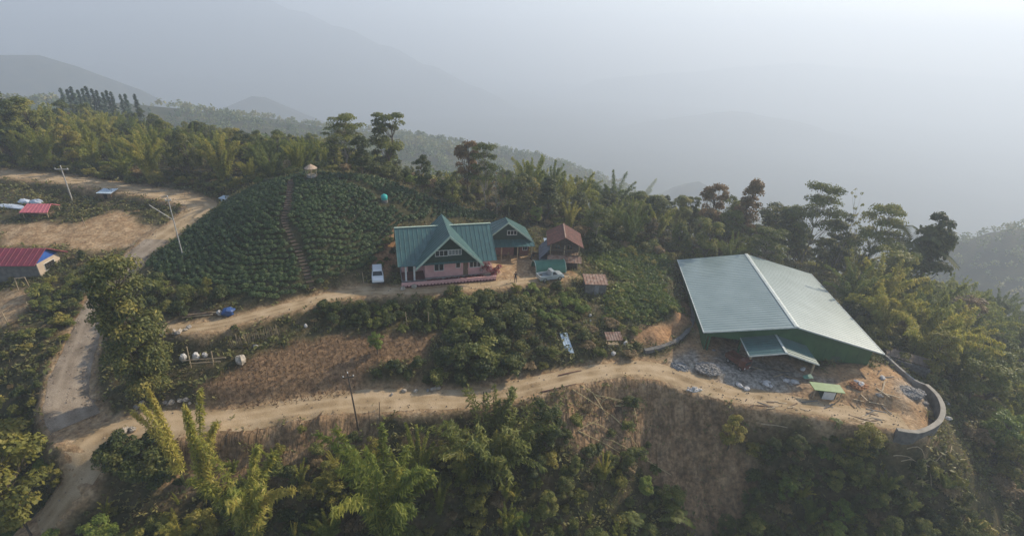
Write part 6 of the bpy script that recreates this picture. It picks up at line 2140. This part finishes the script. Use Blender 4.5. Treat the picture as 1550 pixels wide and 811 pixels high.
heap('rubble_heap', 1075, 558, 1.7, 1.2, .55, 170, GREYROCK, 'grey stone rubble heap left of the red brown truck', 2)
heap('rubble_heap', 1376, 594, 1.7, 1.1, .5, 150, GREYROCK, 'grey stone rubble heap near the curved retaining wall', 3)
heap('cement_heap', 1030, 556, 1.15, .9, .4, 60, mat_simple('dark_cement', (.22, .23, .24), (.12, .125, .13), .9, 3), 'dark grey cement heap at the bend of the main road', 4, (.05, .13))
heap('earth_heap', 1300, 585, 1.0, .7, .35, 40, EARTHW, 'orange earth heap behind the lime roofed hut', 6)
heap('white_heap', 1051, 590, .8, .45, .3, 20, SACK, 'white sand heap on the very edge of the bare scarp', 7, (.06, .14))
g_ = np.random.default_rng(19)
for i, (px, py, w) in enumerate([(1153,579,0),(1157,583,0),(1161,579,0),(1166,586,0),(1124,588,1),(1130,590,1),(1119,585,1),(1190,578,2),(1196,582,2),(1202,580,2),(1303,583,3),(1297,580,3),(1400,612,4),(1432,612,5),(1433,634,5),(1335,573,3),(1330,600,3),(1215,560,2)]):
    where = ['in the bright cluster before the porch', 'in the low cluster left of the porch', 'on the right of the porch front', 'behind the lime roofed hut', 'inside the curved retaining wall', 'outside the curved retaining wall'][w]
    s = g_.uniform(.25, .45)
    blob_thing('cement_sack', px, py, (s * 1.3, s * .8, s * .55), SACK if i % 4 else GREYROCK, 'pale sack lying ' + where, 'sack', 300 + i, .16, 'sacks ' + where, 8)
# planks and litter of the building site
for i in range(46):
    zone_ = [(1140,605,1260,622,'along the front edge of the plateau'), (1285,560,1350,625,'scattered behind the lime roofed hut'), (1130,555,1215,585,'strewn before the porch'), (1300,625,1330,640,'at the plateau edge right of the hut')][i % 4]
    px, py = g_.uniform(zone_[0], zone_[2]), g_.uniform(zone_[1], zone_[3])
    q = ground_at(px, py)
    L = g_.uniform(.8, 2.4)
    o = MB().box(-L / 2, L / 2, -.07, .07, 0, .06).build('loose_plank', [PALEWOOD, WOOD, PALEWOOD, GREYW][i // 4 % 4], None, (q[0], q[1], q[2] + .03))
    o.rotation_euler = (g_.normal() * .05, g_.normal() * .06, g_.uniform(0, 3.14) if i % 4 == 1 else g_.normal() * .35)
    tag(o, 'loose plank ' + zone_[4], 'plank', 'planks ' + zone_[4])

# ------------------------------------------------------------------ felled bamboo on the scarp and under the wall
def fallen(px0, py0, px1, py1, mat, label, group=None, r=.055, lift=.25):
    a, b = ground_at(px0, py0), ground_at(px1, py1)
    n = 7
    P = []
    for i in range(n):
        f = i / (n - 1)
        q = a + (b - a) * f
        P.append((q[0], q[1], max(q[2], float(H(q[0], q[1])) + .05) + lift * math.sin(math.pi * f) * .5 + .05))
    P = np.array(P)
    o = MB().tube(P - P[0], list(np.linspace(r, r * .5, n)), 5).build('fallen_bamboo', mat, None, tuple(P[0]))
    return tag(o, label, 'bamboo pole', group)


BAMP = mat_simple('dry_bamboo', (.50, .40, .20), (.34, .27, .13), .6, 3)
for s in [(866,591,925,629),(925,629,965,678),(897,597,923,639),(909,612,921,604),(925,606,947,613),(875,652,907,636),(874,653,965,706),(929,670,1016,720),(864,639,890,629),(957,609,964,645),(915,665,940,677),(900,600,960,612),(880,585,915,610),(930,615,975,618),(890,640,935,660)]:
    fallen(*s, BAMP, 'felled bamboo pole lying across the left part of the bare scarp', 'felled bamboo on the bare scarp', .06)
for s in [(1385,727,1398,716),(1383,735,1405,728),(1392,722,1396,738),(1350,694,1378,698),(1372,680,1400,712),(1400,705,1440,722),(1436,690,1440,676),(1425,690,1450,697),(1458,665,1474,667),(1408,738,1407,715),(1415,700,1436,684),(1360,705,1390,712)]:
    fallen(*s, PALEWOOD, 'cut pale branch in the tangle below the curved retaining wall', 'cut branches below the curved retaining wall', .06)
for s, lb_ in [((818,594,872,582),'long brown log on the lower edge of the main road'), ((845,570,880,562),'long brown log on the upper edge of the main road'), ((745,765,778,742),'fallen pale pole right of the feathery bush'), ((1150,646,1190,652),'pale plank pole under the plateau front edge')]:
    fallen(*s, RUST if 'brown' in lb_ else PALEWOOD, lb_, None, .08, .1)
for i, (px, py) in enumerate([(672,716), (690,800), (640,790), (985,655), (1004,690)]):
    q = ground_at(px, py)

# ------------------------------------------------------------------ person standing in the yard
def person(px, py):
    import bmesh
    q = ground_at(px, py)
    J = {'pelvis': (0, 0, .92), 'waist': (0, 0, 1.08), 'chest': (0, .01, 1.3), 'neck': (0, .01, 1.46), 'head': (0, -.01, 1.58), 'top': (0, -.005, 1.7)}
    R_ = {'pelvis': .135, 'waist': .12, 'chest': .15, 'neck': .055, 'head': .095, 'top': .06}
    E = [('pelvis', 'waist'), ('waist', 'chest'), ('chest', 'neck'), ('neck', 'head'), ('head', 'top')]
    for s, n in ((-1, 'l'), (1, 'r')):
        J.update({'hip' + n: (s * .1, 0, .86), 'knee' + n: (s * .12, -.02, .48), 'ank' + n: (s * .13, .02, .08), 'toe' + n: (s * .15, -.14, .03),
                  'sho' + n: (s * .19, .01, 1.4), 'elb' + n: (s * .27, .03, 1.12), 'wri' + n: (s * .24, -.07, .9), 'han' + n: (s * .235, -.1, .8)})
        R_.update({'hip' + n: .1, 'knee' + n: .065, 'ank' + n: .045, 'toe' + n: .035, 'sho' + n: .065, 'elb' + n: .045, 'wri' + n: .032, 'han' + n: .035})
        E += [('pelvis', 'hip' + n), ('hip' + n, 'knee' + n), ('knee' + n, 'ank' + n), ('ank' + n, 'toe' + n), ('chest', 'sho' + n), ('sho' + n, 'elb' + n), ('elb' + n, 'wri' + n), ('wri' + n, 'han' + n)]
    ks = list(J)
    me = bpy.data.meshes.new('person')
    me.from_pydata([J[k] for k in ks], [(ks.index(a), ks.index(b)) for a, b in E], [])
    tmp = bpy.data.objects.new('person_frame', me)
    COL.objects.link(tmp)
    md = tmp.modifiers.new('skin', 'SKIN')
    for i, k in enumerate(ks):
        sv = me.skin_vertices[0].data[i]
        sv.radius = (R_[k], R_[k] * .85)
        sv.use_root = (k == 'pelvis')
    tmp.modifiers.new('sub', 'SUBSURF').levels = 1
    dg = bpy.context.evaluated_depsgraph_get()
    m2 = bpy.data.meshes.new_from_object(tmp.evaluated_get(dg))
    bpy.data.objects.remove(tmp)
    m2.materials.clear()
    for mt in (CLOTH_D, SKIN, mat_simple('grey_trousers', (.06, .065, .08), (.045, .05, .06), .9)): m2.materials.append(mt)
    for p in m2.polygons:
        c = p.center
        p.material_index = 1 if (c.z > 1.44 or (abs(c.x) > .19 and c.z < .97)) else (2 if c.z < .98 else 0)
    o = bpy.data.objects.new('person', m2)
    COL.objects.link(o)
    o.location = tuple(float(v) for v in q)
    o.rotation_euler = (0, 0, .2)
    tag(o, 'person in dark clothes standing at the edge of the yard', 'person')
    hb = MB().blob((0, .02, 1.66), (.1, .11, .1), 5, .05).build('hair', HAIR, o)


person(780, 428)
# ------------------------------------------------------------------ air
def haze_box():
    mb = MB().box(GX[0] - 60, GX[-1] + 60, GY[0] - 60, GY[-1] + 60, float(ZZ.min()) - 1, max(62.0, float(ZZ.max()) + 6))
    m = bpy.data.materials.new('haze_air')
    m.use_nodes = True
    t = m.node_tree
    for n in list(t.nodes):
        if n.type != 'OUTPUT_MATERIAL': t.nodes.remove(n)
    v = t.nodes.new('ShaderNodeVolumePrincipled')
    v.inputs['Color'].default_value = (.79, .88, 1.0, 1)
    v.inputs['Density'].default_value = HAZE
    v.inputs['Anisotropy'].default_value = .26
    t.links.new(v.outputs[0], [n for n in t.nodes if n.type == 'OUTPUT_MATERIAL'][0].inputs['Volume'])
    o = mb.build('haze', m)
    tag(o, 'pale blue haze filling the valley air', None, None, 'stuff')


HAZE = 1 / 1080
haze_box()
